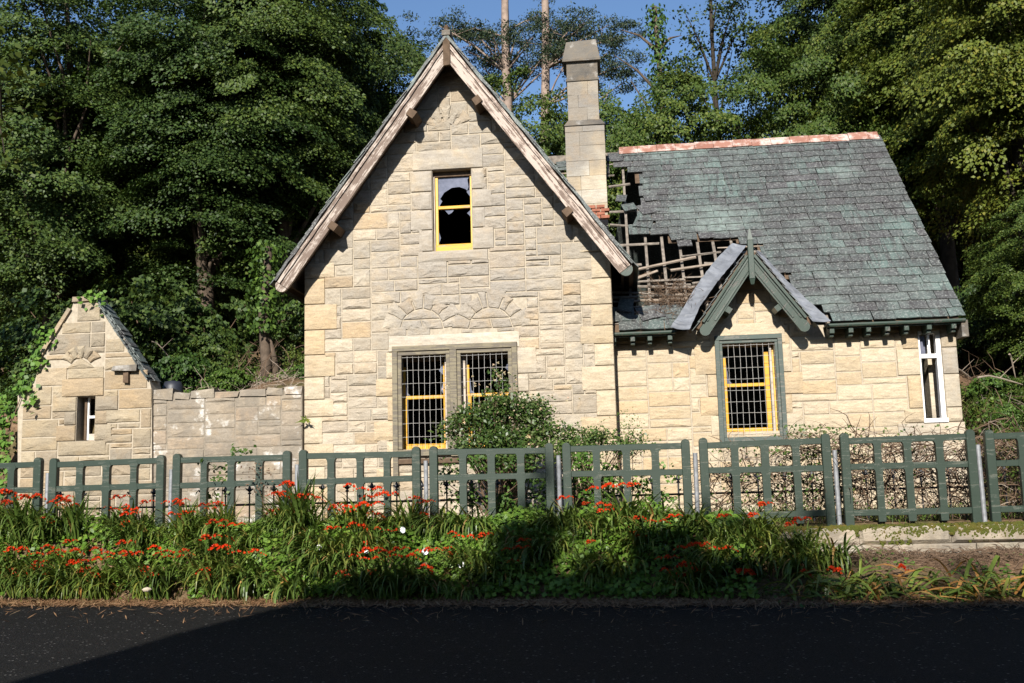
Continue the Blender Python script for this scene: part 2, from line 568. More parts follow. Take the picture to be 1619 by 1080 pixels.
def road_mat():
    k = NM('asphalt')
    vo = k.n('ShaderNodeTexVoronoi')
    vo.inputs['Scale'].default_value = 85
    k.l(k.pos(), vo.inputs['Vector'])
    v2 = k.n('ShaderNodeTexVoronoi')
    v2.inputs['Scale'].default_value = 26
    k.l(k.pos(), v2.inputs['Vector'])
    chips = k.ramp(vo.outputs['Color'], [(0.0, (0.0045, 0.0042, 0.0038)), (0.6, (0.0085, 0.008, 0.0072)), (0.86, (0.020, 0.019, 0.0175)), (1.0, (0.06, 0.057, 0.053))])
    light = k.math('MULTIPLY', k.ramp(v2.outputs['Color'], [(0.78, 0.0), (0.82, 1.0)]), k.ramp(v2.outputs['Distance'], [(0.26, 1.0), (0.36, 0.0)]))
    chips = k.mix(k.math('MULTIPLY', light, 0.75), chips, (0.19, 0.18, 0.165))
    wear = k.noise(0.7, 6, 0.65, k.mapping(k.pos(), (0.5, 1.6, 1.0)))
    c = k.mix(0.6, chips, k.ramp(wear, [(0.3, 0.55), (0.7, 1.0)]), 'MULTIPLY')
    k.bump(k.math('ADD', vo.outputs['Distance'], k.noise(120, 3)), 0.8, 0.012)
    return k.done(c, 0.85, 0.10)


M['road'] = road_mat()

# ------------------------------------------------------------------ ground, road, verge


def smooth(a, b, t):
    t = min(1.0, max(0.0, (t - a) / (b - a)))
    return t * t * (3 - 2 * t)


def y_edge(x):
    return 13.55 - 0.127 * (x + 1.0)


def gz(x, y):
    e = y - y_edge(x)
    if e <= 0.0:
        return 0.0
    top = 0.9
    wallish = smooth(1.6, 2.6, x)                     # right of here a low plinth wall holds the ground back
    yb = 15.45
    t = smooth(y_edge(x) + 0.35, yb, y)
    bank = top * t ** 0.9
    low = (0.42 + 0.07 * noise.noise(Vector((x * 1.3, 2.0, 0.0)))) * smooth(y_edge(x) + 0.25, 15.0, y)
    if y > 15.42:
        low = 0.36 + 0.5 * smooth(15.42, 15.6, y)
    z = bank * (1 - wallish) + low * wallish
    # hillside
    nz = noise.noise(Vector((x * 0.25, y * 0.25, 0.3))) * 0.5 + noise.noise(Vector((x * 0.9, y * 0.9, 1.3))) * 0.16
    left = smooth(-5.6, -6.3, x)
    zl = 0.9 + left * (2.45 * smooth(19.15, 19.7, y) + max(0.0, y - 19.6) * 0.36 + nz * smooth(19.5, 22, y))
    right = smooth(6.32, 6.95, x)
    zr = right * (max(0.0, y - 16.3) * 0.40 + nz * smooth(17, 20, y) * 0.8)
    back = max(0.0, y - 30.0) * 0.42 + 2.0 * smooth(29.6, 31.5, y) + nz * smooth(30, 33, y)
    hill = max(zl - 0.9, zr, back if y > 29.6 else 0.0)
    hill = 16.0 * (1 - math.exp(-hill / 16.0)) if hill > 0 else hill
    return z + hill


def grid_lines(segs):
    out = []
    for a, b, n in segs:
        out += list(np.linspace(a, b, n, endpoint=False))
    out.append(segs[-1][1])
    return out


gx = grid_lines([(-400, -40, 6), (-40, -16, 16), (-16, 12, 94), (12, 40, 18), (40, 400, 6)])
gy = grid_lines([(-400, -20, 6), (-20, 12, 10), (12, 20, 54), (20, 32, 34), (32, 70, 26), (70, 500, 6)])
vs = [(x, y, gz(x, y) - (0.02 if y < y_edge(x) + 0.05 else 0)) for y in gy for x in gx]
nx_ = len(gx)
qs = [(j * nx_ + i, j * nx_ + i + 1, (j + 1) * nx_ + i + 1, (j + 1) * nx_ + i) for j in range(len(gy) - 1) for i in range(nx_ - 1)]
me = np_mesh('ground', vs, qs, M['soil'])
me.polygons.foreach_set('use_smooth', [True] * len(me.polygons))
link('ground', me, None, 'structure')

m = MB()
xs = np.linspace(-60, 60, 61)
for i in range(60):
    a, b = xs[i], xs[i + 1]
    m.add([(a, y_edge(a) - 11.5, 0.004), (b, y_edge(b) - 11.5, 0.004), (b, y_edge(b), 0.004), (a, y_edge(a), 0.004)], [(0, 1, 2, 3)])
m.build('road', M['road'], None, kind='structure')

# needle litter along the road edge
N = 16000
cx = RNG.uniform(-11, 8, N)
off = np.abs(RNG.normal(0, 0.30, N)) * np.where(RNG.random(N) < 0.40, -0.7, 1.0) + 0.02
off = np.where(RNG.random(N) < 0.05, -np.abs(RNG.normal(0, 0.9, N)), off)
cy = np.array([y_edge(x) for x in cx]) + off
cz = np.array([gz(x, y) for x, y in zip(cx, cy)]) + 0.012 + RNG.random(N) * 0.03
c = np.stack([cx, cy, cz], 1)
an = RNG.uniform(0, 6.28, N)
dr = np.stack([np.cos(an), np.sin(an) * 0.7, RNG.normal(0, 0.18, N)], 1)
nr = np.stack([RNG.normal(0, 0.5, N), RNG.normal(-0.2, 0.5, N), np.ones(N)], 1)
v, q = leaf_arrays(c, nr, dr, RNG.uniform(0.05, 0.20, N), RNG.uniform(0.006, 0.018, N))
link('needle_litter', np_mesh('needle_litter', v, q, M['litter']), None, 'stuff')

# ------------------------------------------------------------------ stonework


def clip_poly(poly, a, b, c):
    """keep a*x + b*z <= c"""
    out = []
    for i in range(len(poly)):
        p, q = poly[i], poly[(i + 1) % len(poly)]
        dp, dq = a * p[0] + b * p[1] - c, a * q[0] + b * q[1] - c
        if dp <= 0:
            out.append(p)
        if (dp < 0 < dq) or (dq < 0 < dp):
            t = dp / (dp - dq)
            out.append((p[0] + (q[0] - p[0]) * t, p[1] + (q[1] - p[1]) * t))
    return out


def stone_data(poly, bulge=0.03, rough=0.012, gap=0.006, cham=0.012, seg=0.24):
    """one facing stone: outline in the wall plane, back open, face bulging to -y"""
    cx = sum(p[0] for p in poly) / len(poly)
    cz = sum(p[1] for p in poly) / len(poly)
    ring = []
    n = len(poly)
    for i in range(n):
        p, q = poly[i], poly[(i + 1) % n]
        ring.append(p)
        L = math.hypot(q[0] - p[0], q[1] - p[1])
        k = min(3, int(L / seg))
        for s in range(1, k + 1):
            f = s / (k + 1)
            j = rough * 0.35
            ring.append((p[0] + (q[0] - p[0]) * f + random.uniform(-j, j), p[1] + (q[1] - p[1]) * f + random.uniform(-j, j)))

    def inset(r, d):
        o = []
        for p in r:
            vx, vz = cx - p[0], cz - p[1]
            L = max(1e-6, math.hypot(vx, vz))
            sx = d * (1 if vx > 0 else -1) if abs(vx) > d else vx * 0.5
            sz = d * (1 if vz > 0 else -1) if abs(vz) > d else vz * 0.5
            o.append((p[0] + sx, p[1] + sz))
        return o
    r0 = inset(ring, gap + random.uniform(0, rough * 0.3))
    r1 = inset(r0, cham)
    k = len(ring)
    tilt = random.uniform(-1, 1) * rough * 0.8
    tz = random.uniform(-1, 1) * rough * 0.8
    hw = max(abs(p[0] - cx) for p in poly) + 1e-6
    hz = max(abs(p[1] - cz) for p in poly) + 1e-6
    vs = [(p[0], 0.004, p[1]) for p in r0]
    vs += [(p[0], -bulge * 0.55 - random.uniform(0, rough * 0.5), p[1]) for p in r1]
    fac = random.uniform(0.45, 0.62)
    for p in r1:
        x, z = p[0] + (cx - p[0]) * (1 - fac), p[1] + (cz - p[1]) * (1 - fac)
        vs.append((x, -bulge - random.uniform(-0.6, 1.0) * rough + tilt * (x - cx) / hw + tz * (z - cz) / hz, z))
    vs.append((cx, -bulge - random.uniform(-0.3, 1.0) * rough, cz))
    fs = []
    for i in range(k):
        j = (i + 1) % k
        fs += [(i, j, k + j, k + i), (k + i, k + j, 2 * k + j, 2 * k + i), (2 * k + i, 2 * k + j, 3 * k)]
    return vs, fs


def place_stone(name, poly, y, mat, parent, into=None, **kw):
    vs, fs = stone_data(poly, **kw)
    vs = [(a, b + y, c) for a, b, c in vs]
    if into is not None:
        into.add(vs, fs)
        return None
    m = MB()
    m.add(vs, fs)
    return m.build(name, mat, parent)


def rect(x0, z0, x1, z1):
    return [(x0, z0), (x1, z0), (x1, z1), (x0, z1)]


def snecked(x0, z0, x1, z1, covered, dz=0.12, dx=0.12, hs=(1, 2, 2, 2, 3), wr=(2, 5), rng=random):
    """random squared rubble: greedy packing of a cell grid; `covered` holds rectangles that dressed stone hides"""
    nx, nz = int(math.ceil((x1 - x0) / dx)), int(math.ceil((z1 - z0) / dz))
    occ = [[False] * nx for _ in range(nz)]
    for j in range(nz):
        for i in range(nx):
            a0, b0 = x0 + i * dx, z0 + j * dz
            occ[j][i] = all(any(p - 0.02 < a0 + dx * fx < r + 0.02 and q - 0.02 < b0 + dz * fz < s + 0.02 for (p, q, r, s) in covered)
                            for fx in (0.0, 0.5, 1.0) for fz in (0.0, 0.5, 1.0))
    # a little warp of the grid lines so that courses are not dead regular
    zl = [z0 + j * dz + rng.uniform(-0.018, 0.018) for j in range(nz + 1)]
    out = []
    for j in range(nz):
        i = 0
        while i < nx:
            if occ[j][i]:
                i += 1
                continue
            h = rng.choice(hs)
            w_ = rng.randint(wr[0], wr[1]) + (1 if h > 1 else 0)
            while h > 1 and (j + h > nz or any(occ[j + k][i] for k in range(h))):
                h -= 1
            ww = 0
            while ww < w_ and i + ww < nx and not any(occ[j + k][i + ww] for k in range(h)):
                ww += 1
            # do not leave a sliver at the end of a run
            rest = 0
            while i + ww + rest < nx and rest < 2 and not any(occ[j + k][i + ww + rest] for k in range(h)):
                rest += 1
            if rest == 1:
                ww += 1
            for k in range(h):
                for a in range(ww):
                    occ[j + k][i + a] = True
            jit = rng.uniform(-0.015, 0.015)
            out.append((x0 + i * dx, zl[j], min(x1, x0 + (i + ww) * dx), min(z1 + 0.02, zl[j + h])))
            i += ww
    return out


# ------------------------------------------------------------------ the cottage
cottage = thing('cottage', 'derelict sandstone cottage with a steep gable, broken slate roof and yellow sash windows', 'house', (0, 19.2, 0.88))
INV = Matrix.Translation((0, -19.2, -0.88))


def under(o, parent):
    o.parent = parent
    return o


class Root:
    """meshes are written in world coordinates; the root stays at the origin of its parts through the parent inverse"""


def fix_children(root):
    inv = Matrix.Translation(-Vector(root.location))
    for ch in root.children:
        ch.matrix_parent_inverse = inv


YG, YW = 19.2, 20.0
GX0, GX1 = -6.0, -0.145
GXC = (GX0 + GX1) / 2
ROOF_T = math.tan(math.radians(54.0))
APEX_Z = 9.93            # underside of the roof boards at the ridge
GROUND_H = 0.80


def roof_z(x):
    return APEX_Z - abs(x - GXC) * ROOF_T


eave_wall_z = roof_z(GX0)
UPW = rect_px(684, 268, 746, 396, YG)
LOW = rect_px(632, 553, 812, 720, YG)
LOW = (LOW[0], 2.22, LOW[2], LOW[3])

gable_wall = MB()
gable_wall.slab([(GX0, GROUND_H), (GX1, GROUND_H), (GX1, roof_z(GX1)), (GXC, APEX_Z), (GX0, roof_z(GX0))],
                [[(UPW[0], UPW[1]), (UPW[2], UPW[1]), (UPW[2], UPW[3]), (UPW[0], UPW[3])],
                 [(LOW[0], LOW[1]), (LOW[2], LOW[1]), (LOW[2], LOW[3]), (LOW[0], LOW[3])]], YG, YG + 0.42)
gwall = gable_wall.build('gable_wall', M['mortar'], cottage)
covered = []


def dressed(x0, z0, x1, z1, parent, mat='dressed', name='dressed_stone', bulge=0.05, y=YG, rough=0.003, cov=covered):
    cov.append((x0, z0, x1, z1))
    return place_stone(name, rect(x0, z0, x1, z1), y, M[mat], parent, bulge=bulge, rough=rough, cham=0.01, seg=9, gap=0.004)


# upper window: lintel, jambs, sill
lint = rect_px(652, 236, 764, 266, YG)
dressed(lint[0], UPW[3], lint[2], lint[3], gwall, 'dressed')
z = UPW[3]
k = 0
while z > UPW[1] + 0.05:
    h = [0.42, 0.36, 0.40, 0.46][k % 4]
    z2 = max(UPW[1], z - h)
    wl, wr_ = [(0.42, 0.26), (0.26, 0.40), (0.44, 0.26), (0.28, 0.42)][k % 4]
    dressed(UPW[0] - wl, z2, UPW[0], z, gwall)
    dressed(UPW[2], z2, UPW[2] + wr_, z, gwall)
    z = z2
    k += 1
dressed(UPW[0] - 0.30, UPW[1] - 0.22, UPW[2] + 0.30, UPW[1], gwall)
# lower window: long pale lintel, jambs
FR = rect_px(622, 545, 820, 712, YG)
lint = rect_px(614, 527, 822, 549, YG)
dressed(lint[0], LOW[3], lint[2], lint[3], gwall, 'pale', bulge=0.06)
z = LOW[3]
k = 0
while z > GROUND_H + 0.2:
    z2 = max(GROUND_H, z - [0.5, 0.34, 0.46, 0.38][k % 4])
    wl, wr_ = [(0.26, 0.46), (0.46, 0.30), (0.24, 0.50), (0.50, 0.30)][k % 4]
    dressed(LOW[0] - wl, z2, LOW[0], z, gwall, 'ashlar')
    dressed(LOW[2], z2, LOW[2] + wr_, z, gwall)
    z = z2
    k += 1
# quoins
for side in (0, 1):
    z = GROUND_H
    k = side
    while z < eave_wall_z - 0.05:
        h = random.uniform(0.33, 0.52)
        z2 = min(eave_wall_z, z + h)
        wq = (0.58 if k % 2 else 0.36) + random.uniform(-0.04, 0.06)
        if side == 0:
            dressed(GX0 - 0.03, z, GX0 + wq, z2, gwall, 'ashlar', 'quoin')
        else:
            dressed(GX1 - wq, z, GX1 + 0.03, z2, gwall, 'ashlar', 'quoin')
        z = z2
        k += 1
covered.append(UPW)
covered.append(LOW)
stones = snecked(GX0 + 0.02, GROUND_H, GX1 - 0.02, APEX_Z - 0.1, covered, 0.112, 0.115)
polys = []
ln = math.hypot(1, ROOF_T)
for (a, b, c_, d) in stones:
    p = rect(a, b, c_, d)
    p = clip_poly(p, ROOF_T, 1, APEX_Z + ROOF_T * GXC - 0.02)
    if len(p) >= 3:
        p = clip_poly(p, -ROOF_T, 1, APEX_Z - ROOF_T * GXC - 0.02)
    if len(p) < 3:
        continue
    ar = 0.5 * abs(sum(p[i][0] * p[(i + 1) % len(p)][1] - p[(i + 1) % len(p)][0] * p[i][1] for i in range(len(p))))
    if ar > 0.006:
        polys.append(p)
polys.sort(key=lambda p: -max(q[1] for q in p))
ARCH = [(at(667, 523, YG), 0.74), (at(776, 521, YG), 0.74)]


def in_arch(p):
    cx, cz = sum(q[0] for q in p) / len(p), sum(q[1] for q in p) / len(p)
    return any(math.hypot(cx - c.x, cz - c.z) < r - 0.06 and cz > c.z + 0.03 for c, r in ARCH)


polys = [p for p in polys if not in_arch(p)]
low_mb = MB()
for i, p in enumerate(polys):
    rough = random.choice((0.006, 0.011, 0.017))
    place_stone('stone', p, YG, M['rubble'], gwall, into=(low_mb if i >= 300 else None), bulge=random.uniform(0.014, 0.036), rough=rough)
if low_mb.v:
    low_mb.build('lower_stonework', M['rubble'], gwall, kind='stuff')
print('gable stones', len(polys))
# two relieving arches of wedge stones over the lower window
for (u, v0) in ((667, 523), (776, 521)):
    c0 = at(u, v0, YG)
    nvo = 8
    R0, R1 = 0.42, 0.75
    for i in range(nvo):
        if i == 0:
            cuts = [4] + [4 + 172 * (q + random.uniform(-0.28, 0.28)) / nvo for q in range(1, nvo)] + [176]
        a0, a1 = math.radians(cuts[i]), math.radians(cuts[i + 1])
        rr = R1 + random.uniform(-0.07, 0.07)
        pl = [(c0.x + R0 * math.cos(a0), c0.z + R0 * math.sin(a0)), (c0.x + rr * math.cos(a0), c0.z + rr * math.sin(a0)),
              (c0.x + rr * math.cos(a1), c0.z + rr * math.sin(a1)), (c0.x + R0 * math.cos(a1), c0.z + R0 * math.sin(a1))]
        place_stone('voussoir', pl, YG - 0.006, M['rubble'], gwall, bulge=0.026, rough=0.010)
    for pl in ([(c0.x - 0.42, c0.z + 0.02), (c0.x + 0.03, c0.z + 0.02), (c0.x - 0.01, c0.z + 0.21), (c0.x - 0.37, c0.z + 0.20)],
               [(c0.x + 0.03, c0.z + 0.02), (c0.x + 0.42, c0.z + 0.02), (c0.x + 0.37, c0.z + 0.20), (c0.x - 0.01, c0.z + 0.21)],
               [(c0.x - 0.36, c0.z + 0.21), (c0.x + 0.36, c0.z + 0.21), (c0.x + 0.22, c0.z + 0.36), (c0.x, c0.z + 0.42), (c0.x - 0.22, c0.z + 0.36)]):
        place_stone('tympanum_stone', pl, YG - 0.004, M['rubble'], gwall, bulge=0.026, rough=0.012)
# small relieving arch high in the gable
c0 = at(705, 212, YG)
for i in range(5):
    a0, a1 = math.radians(28 + 124 * i / 5), math.radians(28 + 124 * (i + 1) / 5)
    pl = [(c0.x + r * math.cos(a), c0.z + r * math.sin(a)) for r, a in ((0.20, a0), (0.60, a0), (0.60, a1), (0.20, a1))]
    place_stone('voussoir', pl, YG - 0.008, M['rubble'], gwall, bulge=0.028, rough=0.010)

# other walls of the tall block (left flank, back, right flank) and of the wing
m = MB()
m.box(GX0, YG + 0.42, GROUND_H, GX0 + 0.4, 29.0, eave_wall_z)
m.box(GX0, 29.0, GROUND_H, 6.35, 29.4, 4.5)
m.slab([(GX0, 4.52), (GX1, 4.52), (GX1, roof_z(GX1)), (GXC, APEX_Z), (GX0, roof_z(GX0))], [], 29.0, 29.4)
m.box(GX1 - 0.3, YW + 0.06, GROUND_H, GX1, 29.0, eave_wall_z)
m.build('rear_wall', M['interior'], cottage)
m = MB()
m.box(GX0 + 0.4, YG + 0.45, 4.55, GX1 - 0.3, 29.0, 4.72)
m.box(GX0 + 0.4, YG + 0.45, GROUND_H, GX1 - 0.3, 29.0, GROUND_H + 0.1)
m.box(GX1, YW + 0.42, GROUND_H, 6.0, 29.0, GROUND_H + 0.1)
m.box(GX0 + 0.4, 23.3, GROUND_H + 0.1, GX1 - 0.3, 23.4, 4.55)
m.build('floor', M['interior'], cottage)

# stonework return of the tall block where it stands forward of the wing
m = MB()
m.box(GX1 - 0.3, YG + 0.42, GROUND_H, GX1, YW + 0.06, eave_wall_z)
m.build('flank_wall', M['ashlar'], cottage)
z = GROUND_H
while z < eave_wall_z - 0.1:
    z2 = min(eave_wall_z, z + random.uniform(0.28, 0.42))
    m = MB()
    m.box(GX1 - 0.1, YG + 0.05, z + 0.004, GX1 + 0.028, YW - 0.002, z2 - 0.004, 0.003)
    m.build('quoin', M['ashlar'], cottage)
    z = z2

# roof of the tall block: boards, slates at the verge
YV = 18.68
for sgn, nm in ((-1, 'left'), (1, 'right')):
    x1 = GXC + sgn * 3.30
    z1 = roof_z(x1)
    m = MB()
    th = 0.10
    nx, nzv = sgn * math.sin(math.radians(54)), math.cos(math.radians(54))
    a = Vector((GXC, 0, APEX_Z))
    b = Vector((x1, 0, z1))
    nrm = Vector((nx, 0, nzv)) * th
    top = Vector((GXC, 0, APEX_Z + th / math.cos(math.radians(54))))
    vsx = [a, b, b + nrm, top]
    pts = [(p.x, YV + 0.04, p.z) for p in vsx] + [(p.x, 29.7, p.z) for p in vsx]
    fs = [(0, 1, 2, 3), (7, 6, 5, 4)] + [(i, 4 + i, 4 + (i + 1) % 4, (i + 1) % 4) for i in range(4)]
    m.add(pts, fs)
    m.build('roof_boarding', M['timber_dark'], cottage)
    # slate courses as real overlapping edges
    m = MB()
    L = (b - a).length
    t = (b - a).normalized()
    nn = Vector((nx, 0, nzv))
    ncourse = 24
    for i in range(ncourse):
        for seg in range(4):
            s0, s1 = L * i / ncourse, L * (i + 1.35) / ncourse
            o = a + nrm
            y0 = YV - 0.06 + random.uniform(-0.03, 0.03) if seg == 0 else YV + seg * 2.75 + 0.01
            y1 = YV + (seg + 1) * 2.75
            p0 = o + t * s0 + nn * 0.002
            p1 = o + t * min(s1, L + 0.08) + nn * 0.03
            dz_ = nn * 0.016
            if i == 0:
                p0 = top + nn * 0.002
            vv = []
            for p in (p0, p1, p1 + dz_, p0 + dz_):
                vv.append((p.x, y0, p.z))
            for p in (p0, p1, p1 + dz_, p0 + dz_):
                vv.append((p.x, y1, p.z))
            m.add(vv, fs)
    m.build('roof_slates', M['slate'], cottage, kind='stuff')
# ridge of the tall block
m = MB()
m.beam((GXC, YV - 0.08, APEX_Z + 0.22), (GXC, 29.7, APEX_Z + 0.22), (0, 0, 1), 0.16, 0.10)
m.build('ridge_capping', M['capstone'], cottage)

# bargeboards
for sgn, key in ((-1, 'barge_left'), (1, 'barge_right')):
    dirv = Vector((sgn * math.cos(math.radians(54)), 0, -math.sin(math.radians(54))))
    nn = Vector((sgn * math.sin(math.radians(54)), 0, math.cos(math.radians(54))))
    ap = Vector((GXC, 0, APEX_Z + 0.10))
    L = 3.32 / math.cos(math.radians(54))

    def board(name, off, ht, y0, y1, mat, ext=0.0, jag=0.0, L=L, ap=ap, dirv=dirv, nn=nn, sgn=sgn):
        """board parallel to the slope; off = distance of its centre below the roof line; mitred at the apex"""
        m = MB()
        n = 26
        rows = []
        for i in range(n + 1):
            s = L * i / n + (ext if i == n else 0)
            for e in (-0.5, 0.5):
                p = ap + dirv * s + nn * (-off + e * ht + random.uniform(-jag, jag))
                if i == 0:     # mitre on the centre line
                    q = -off + e * ht
                    p = ap + Vector((0, 0, q / math.cos(math.radians(54))))
                rows.append((p.x, p.z))
        vv = [(x, y0 + random.uniform(-jag, jag) * 0.5, z) for x, z in rows] + [(x, y1, z) for x, z in rows]
        b = len(rows)
        ff = []
        for i in range(n):
            a0, a1, b0, b1 = 2 * i, 2 * i + 1, 2 * i + 2, 2 * i + 3
            ff += [(a0, b0, b1, a1), (b + a1, b + b1, b + b0, b + a0), (a0, b + a0, b + b0, b0), (a1, b1, b + b1, b + a1)]
        ff += [(2 * n, b + 2 * n, b + 2 * n + 1, 2 * n + 1), (0, 1, b + 1, b)]
        m.add(vv, ff)
        return m.build(name, mat, cottage)
    board('bargeboard', 0.14, 0.16, YV, YV + 0.05, M[key], jag=0.004)
    board('barge_moulding', 0.035, 0.06, YV - 0.035, YV + 0.03, M[key], jag=0.006)
    board('barge_fillet', 0.232, 0.028, YV - 0.012, YV + 0.055, M[key], jag=0.003)
    board('verge_slate_edge', -0.045, 0.05, YV - 0.06, YV + 0.03, M['slate'], jag=0.014)
    board('soffit_board', 0.10, 0.03, YV + 0.06, YG, M['timber_dark'])
    # rounded foot
    foot = ap + dirv * (L + 0.01)
    m = MB()
    cc = foot + nn * (-0.115)
    ring = []
    for i in range(9):
        a = math.pi * i / 8
        ring.append(cc + nn * (0.125 * math.cos(a)) + dirv * (0.125 * math.sin(a)))
    vv = [(p.x, YV - 0.014, p.z) for p in ring] + [(p.x, YV + 0.062, p.z) for p in ring]
    ff = [tuple(range(9)) if sgn < 0 else tuple(reversed(range(9))), tuple(reversed(range(9, 18))) if sgn < 0 else tuple(range(9, 18))]
    ff += [(i, 9 + i, 9 + (i + 1) % 9, (i + 1) % 9) for i in range(9)]
    m.add(vv, ff)
    m.build('bargeboard_foot', M[key] if sgn < 0 else M['dormer_green'], cottage)
    # eaves fascia running back
    m = MB()
    e = ap + dirv * (L - 0.12) + nn * -0.10
    m.beam((e.x, YV + 0.06, e.z), (e.x, 29.6, e.z), (0, 0, 1), 0.05, 0.16)
    m.build('fascia', M['timber_dark'], cottage)
for (u, v0) in ((637, 184), (513, 367), (770, 180), (913, 345)):
    p = at(u, v0, YV + 0.02)
    sg = -1 if u < 700 else 1
    m = MB()
    up = Vector((sg * math.sin(math.radians(54)), 0, math.cos(math.radians(54))))
    p = Vector((p.x, 0, roof_z(p.x))) - up * 0.22
    m.beam((p.x, YV - 0.05, p.z), (p.x, YG + 0.05, p.z), up, 0.15, 0.16, 0.006)
    m.build('purlin_end', M['timber_dark'], cottage)
# apex block where the boards meet
m = MB()
m.box(GXC - 0.07, YV - 0.05, APEX_Z - 0.42, GXC + 0.07, YV + 0.02, APEX_Z + 0.27, 0.008)
m.tube([(GXC, YV - 0.0, APEX_Z + 0.26), (GXC, YV, APEX_Z + 0.31), (GXC, YV, APEX_Z + 0.36), (GXC - 0.01, YV, APEX_Z + 0.40)], [0.06, 0.045, 0.055, 0.02], 7)
m.build('apex_post', M['timber_dark'], cottage)

# ------------------------------------------------------------------ windows


def bar(name, r, y0, y1, mat, parent, c=0.006):
    m = MB()
    m.cham(r[0], y0, r[1], r[2], y1, r[3], c)
    return m.build(name, mat, parent)


def shard(pts, y, parent):
    m = MB()
    m.slab(pts, [], y, y + 0.004)
    return m.build('glass_shard', M['glass'], parent)


def jagged(x0, z0, x1, z1, n=7, amp=0.06):
    """glass left along one edge: from (x0,z0) to (x1,z0) straight, ragged opposite edge at z1"""
    pts = [(x0, z0)]
    top = []
    for i in range(n + 1):
        f = i / n
        top.append((x0 + (x1 - x0) * f, z1 + random.uniform(-amp, amp)))
    return pts + [(x1, z0)] + list(reversed(top))


# upper window
win = bar('window', (UPW[0] + 0.002, UPW[3] - 0.10, UPW[2] - 0.002, UPW[3] - 0.002), YG + 0.13, YG + 0.24, M['timber_dark'], cottage)
x0, x1, zt, zb = UPW[0], UPW[2], UPW[3] - 0.10, UPW[1]
zm = at(715, 329, YG + 0.2).z
bar('sash_stile', (x0 + 0.03, zb + 0.08, x0 + 0.085, zt), YG + 0.15, YG + 0.21, M['yellow_pale'], win)
bar('sash_stile', (x1 - 0.05, zb + 0.08, x1 - 0.003, zt), YG + 0.15, YG + 0.21, M['yellow_pale'], win)
bar('meeting_rail', (x0 + 0.086, zm - 0.03, x1 - 0.051, zm + 0.03), YG + 0.14, YG + 0.21, M['yellow'], win)
bar('bottom_rail', (x0 + 0.03, zb + 0.004, x1 - 0.004, zb + 0.155), YG + 0.12, YG + 0.21, M['yellow'], win)
bar('window_lining', (x0 + 0.002, zb, x0 + 0.028, zt), YG + 0.10, YG + 0.24, M['lining'], win)
gy_ = YG + 0.185
shard([(x0 + 0.08, zt), (x0 + 0.08, zt - 0.62), (x0 + 0.15, zt - 0.66), (x0 + 0.11, zt - 0.55), (x0 + 0.16, zt - 0.47), (x0 + 0.12, zt - 0.42), (x0 + 0.2, zt - 0.30),
       (x0 + 0.35, zt - 0.21), (x0 + 0.5, zt - 0.20), (x0 + 0.62, zt - 0.25), (x0 + 0.66, zt - 0.29), (x1 - 0.07, zt - 0.27), (x1 - 0.05, zt)], gy_, win)
shard([(x1 - 0.05, zm + 0.2), (x1 - 0.05, zm + 0.62), (x1 - 0.10, zm + 0.55), (x1 - 0.08, zm + 0.4), (x1 - 0.12, zm + 0.3)], gy_, win)
shard([(x0 + 0.20, zm - 0.03), (x0 + 0.28, zm - 0.13), (x0 + 0.34, zm - 0.10), (x0 + 0.40, zm - 0.03)], gy_, win)
shard([(x1 - 0.05, zm - 0.06), (x1 - 0.12, zm - 0.12), (x1 - 0.05, zm - 0.2)], gy_, win)
shard([(x0 + 0.086, zb + 0.2), (x0 + 0.086, zb + 0.42), (x0 + 0.12, zb + 0.3)], gy_, win)


def grille(r, y, parent, sx=0.118, sz=0.25, extra_low=0):
    m = MB()
    n = int((r[2] - r[0]) / sx)
    for i in range(1, n + 1):
        x = r[0] + i * (r[2] - r[0]) / (n + 1)
        pts = [(x + random.uniform(-0.006, 0.006), y + random.uniform(-0.004, 0.004), r[1] + (r[3] - r[1]) * k / 5) for k in range(6)]
        m.tube(pts, 0.0030, 4)
    z = r[3] - 0.04
    while z > r[1]:
        pts = [(r[0] + (r[2] - r[0]) * k / 5, y - 0.009 + random.uniform(-0.004, 0.004), z + random.uniform(-0.006, 0.006)) for k in range(6)]
        m.tube(pts, 0.0030, 4)
        z -= sz if z > r[1] + extra_low else 0.09
    return m.build('wire_grille', M['wire'], parent, kind='stuff')


# lower double window: weathered surround, two mesh-covered openings
yf = YG - 0.10
fx0, fz0, fx1, fz1 = FR
fz0 = 1.42
win = bar('window', (fx0, fz1 - 0.10, fx1, fz1), yf, YG + 0.05, M['frame_brown'], cottage)
bar('frame_post', (fx0, fz0, fx0 + 0.10, fz1 - 0.101), yf, YG + 0.05, M['frame_brown'], win)
bar('frame_post', (fx1 - 0.10, fz0, fx1, fz1 - 0.101), yf, YG + 0.05, M['frame_brown'], win)
xm = at(717, 620, yf).x
bar('mullion', (xm - 0.065, 2.10, xm + 0.065, fz1 - 0.101), yf - 0.005, YG + 0.05, M['frame_brown'], win)
bar('sill', (fx0 + 0.101, 2.12, xm - 0.066, 2.24), yf + 0.004, YG + 0.05, M['frame_brown'], win)
bar('sill', (xm + 0.066, 2.12, fx1 - 0.101, 2.24), yf + 0.004, YG + 0.05, M['frame_brown'], win)
bar('lower_rail', (fx0 + 0.101, 1.98, fx1 - 0.101, 2.07), yf + 0.01, YG + 0.03, M['timber_dark'], win)
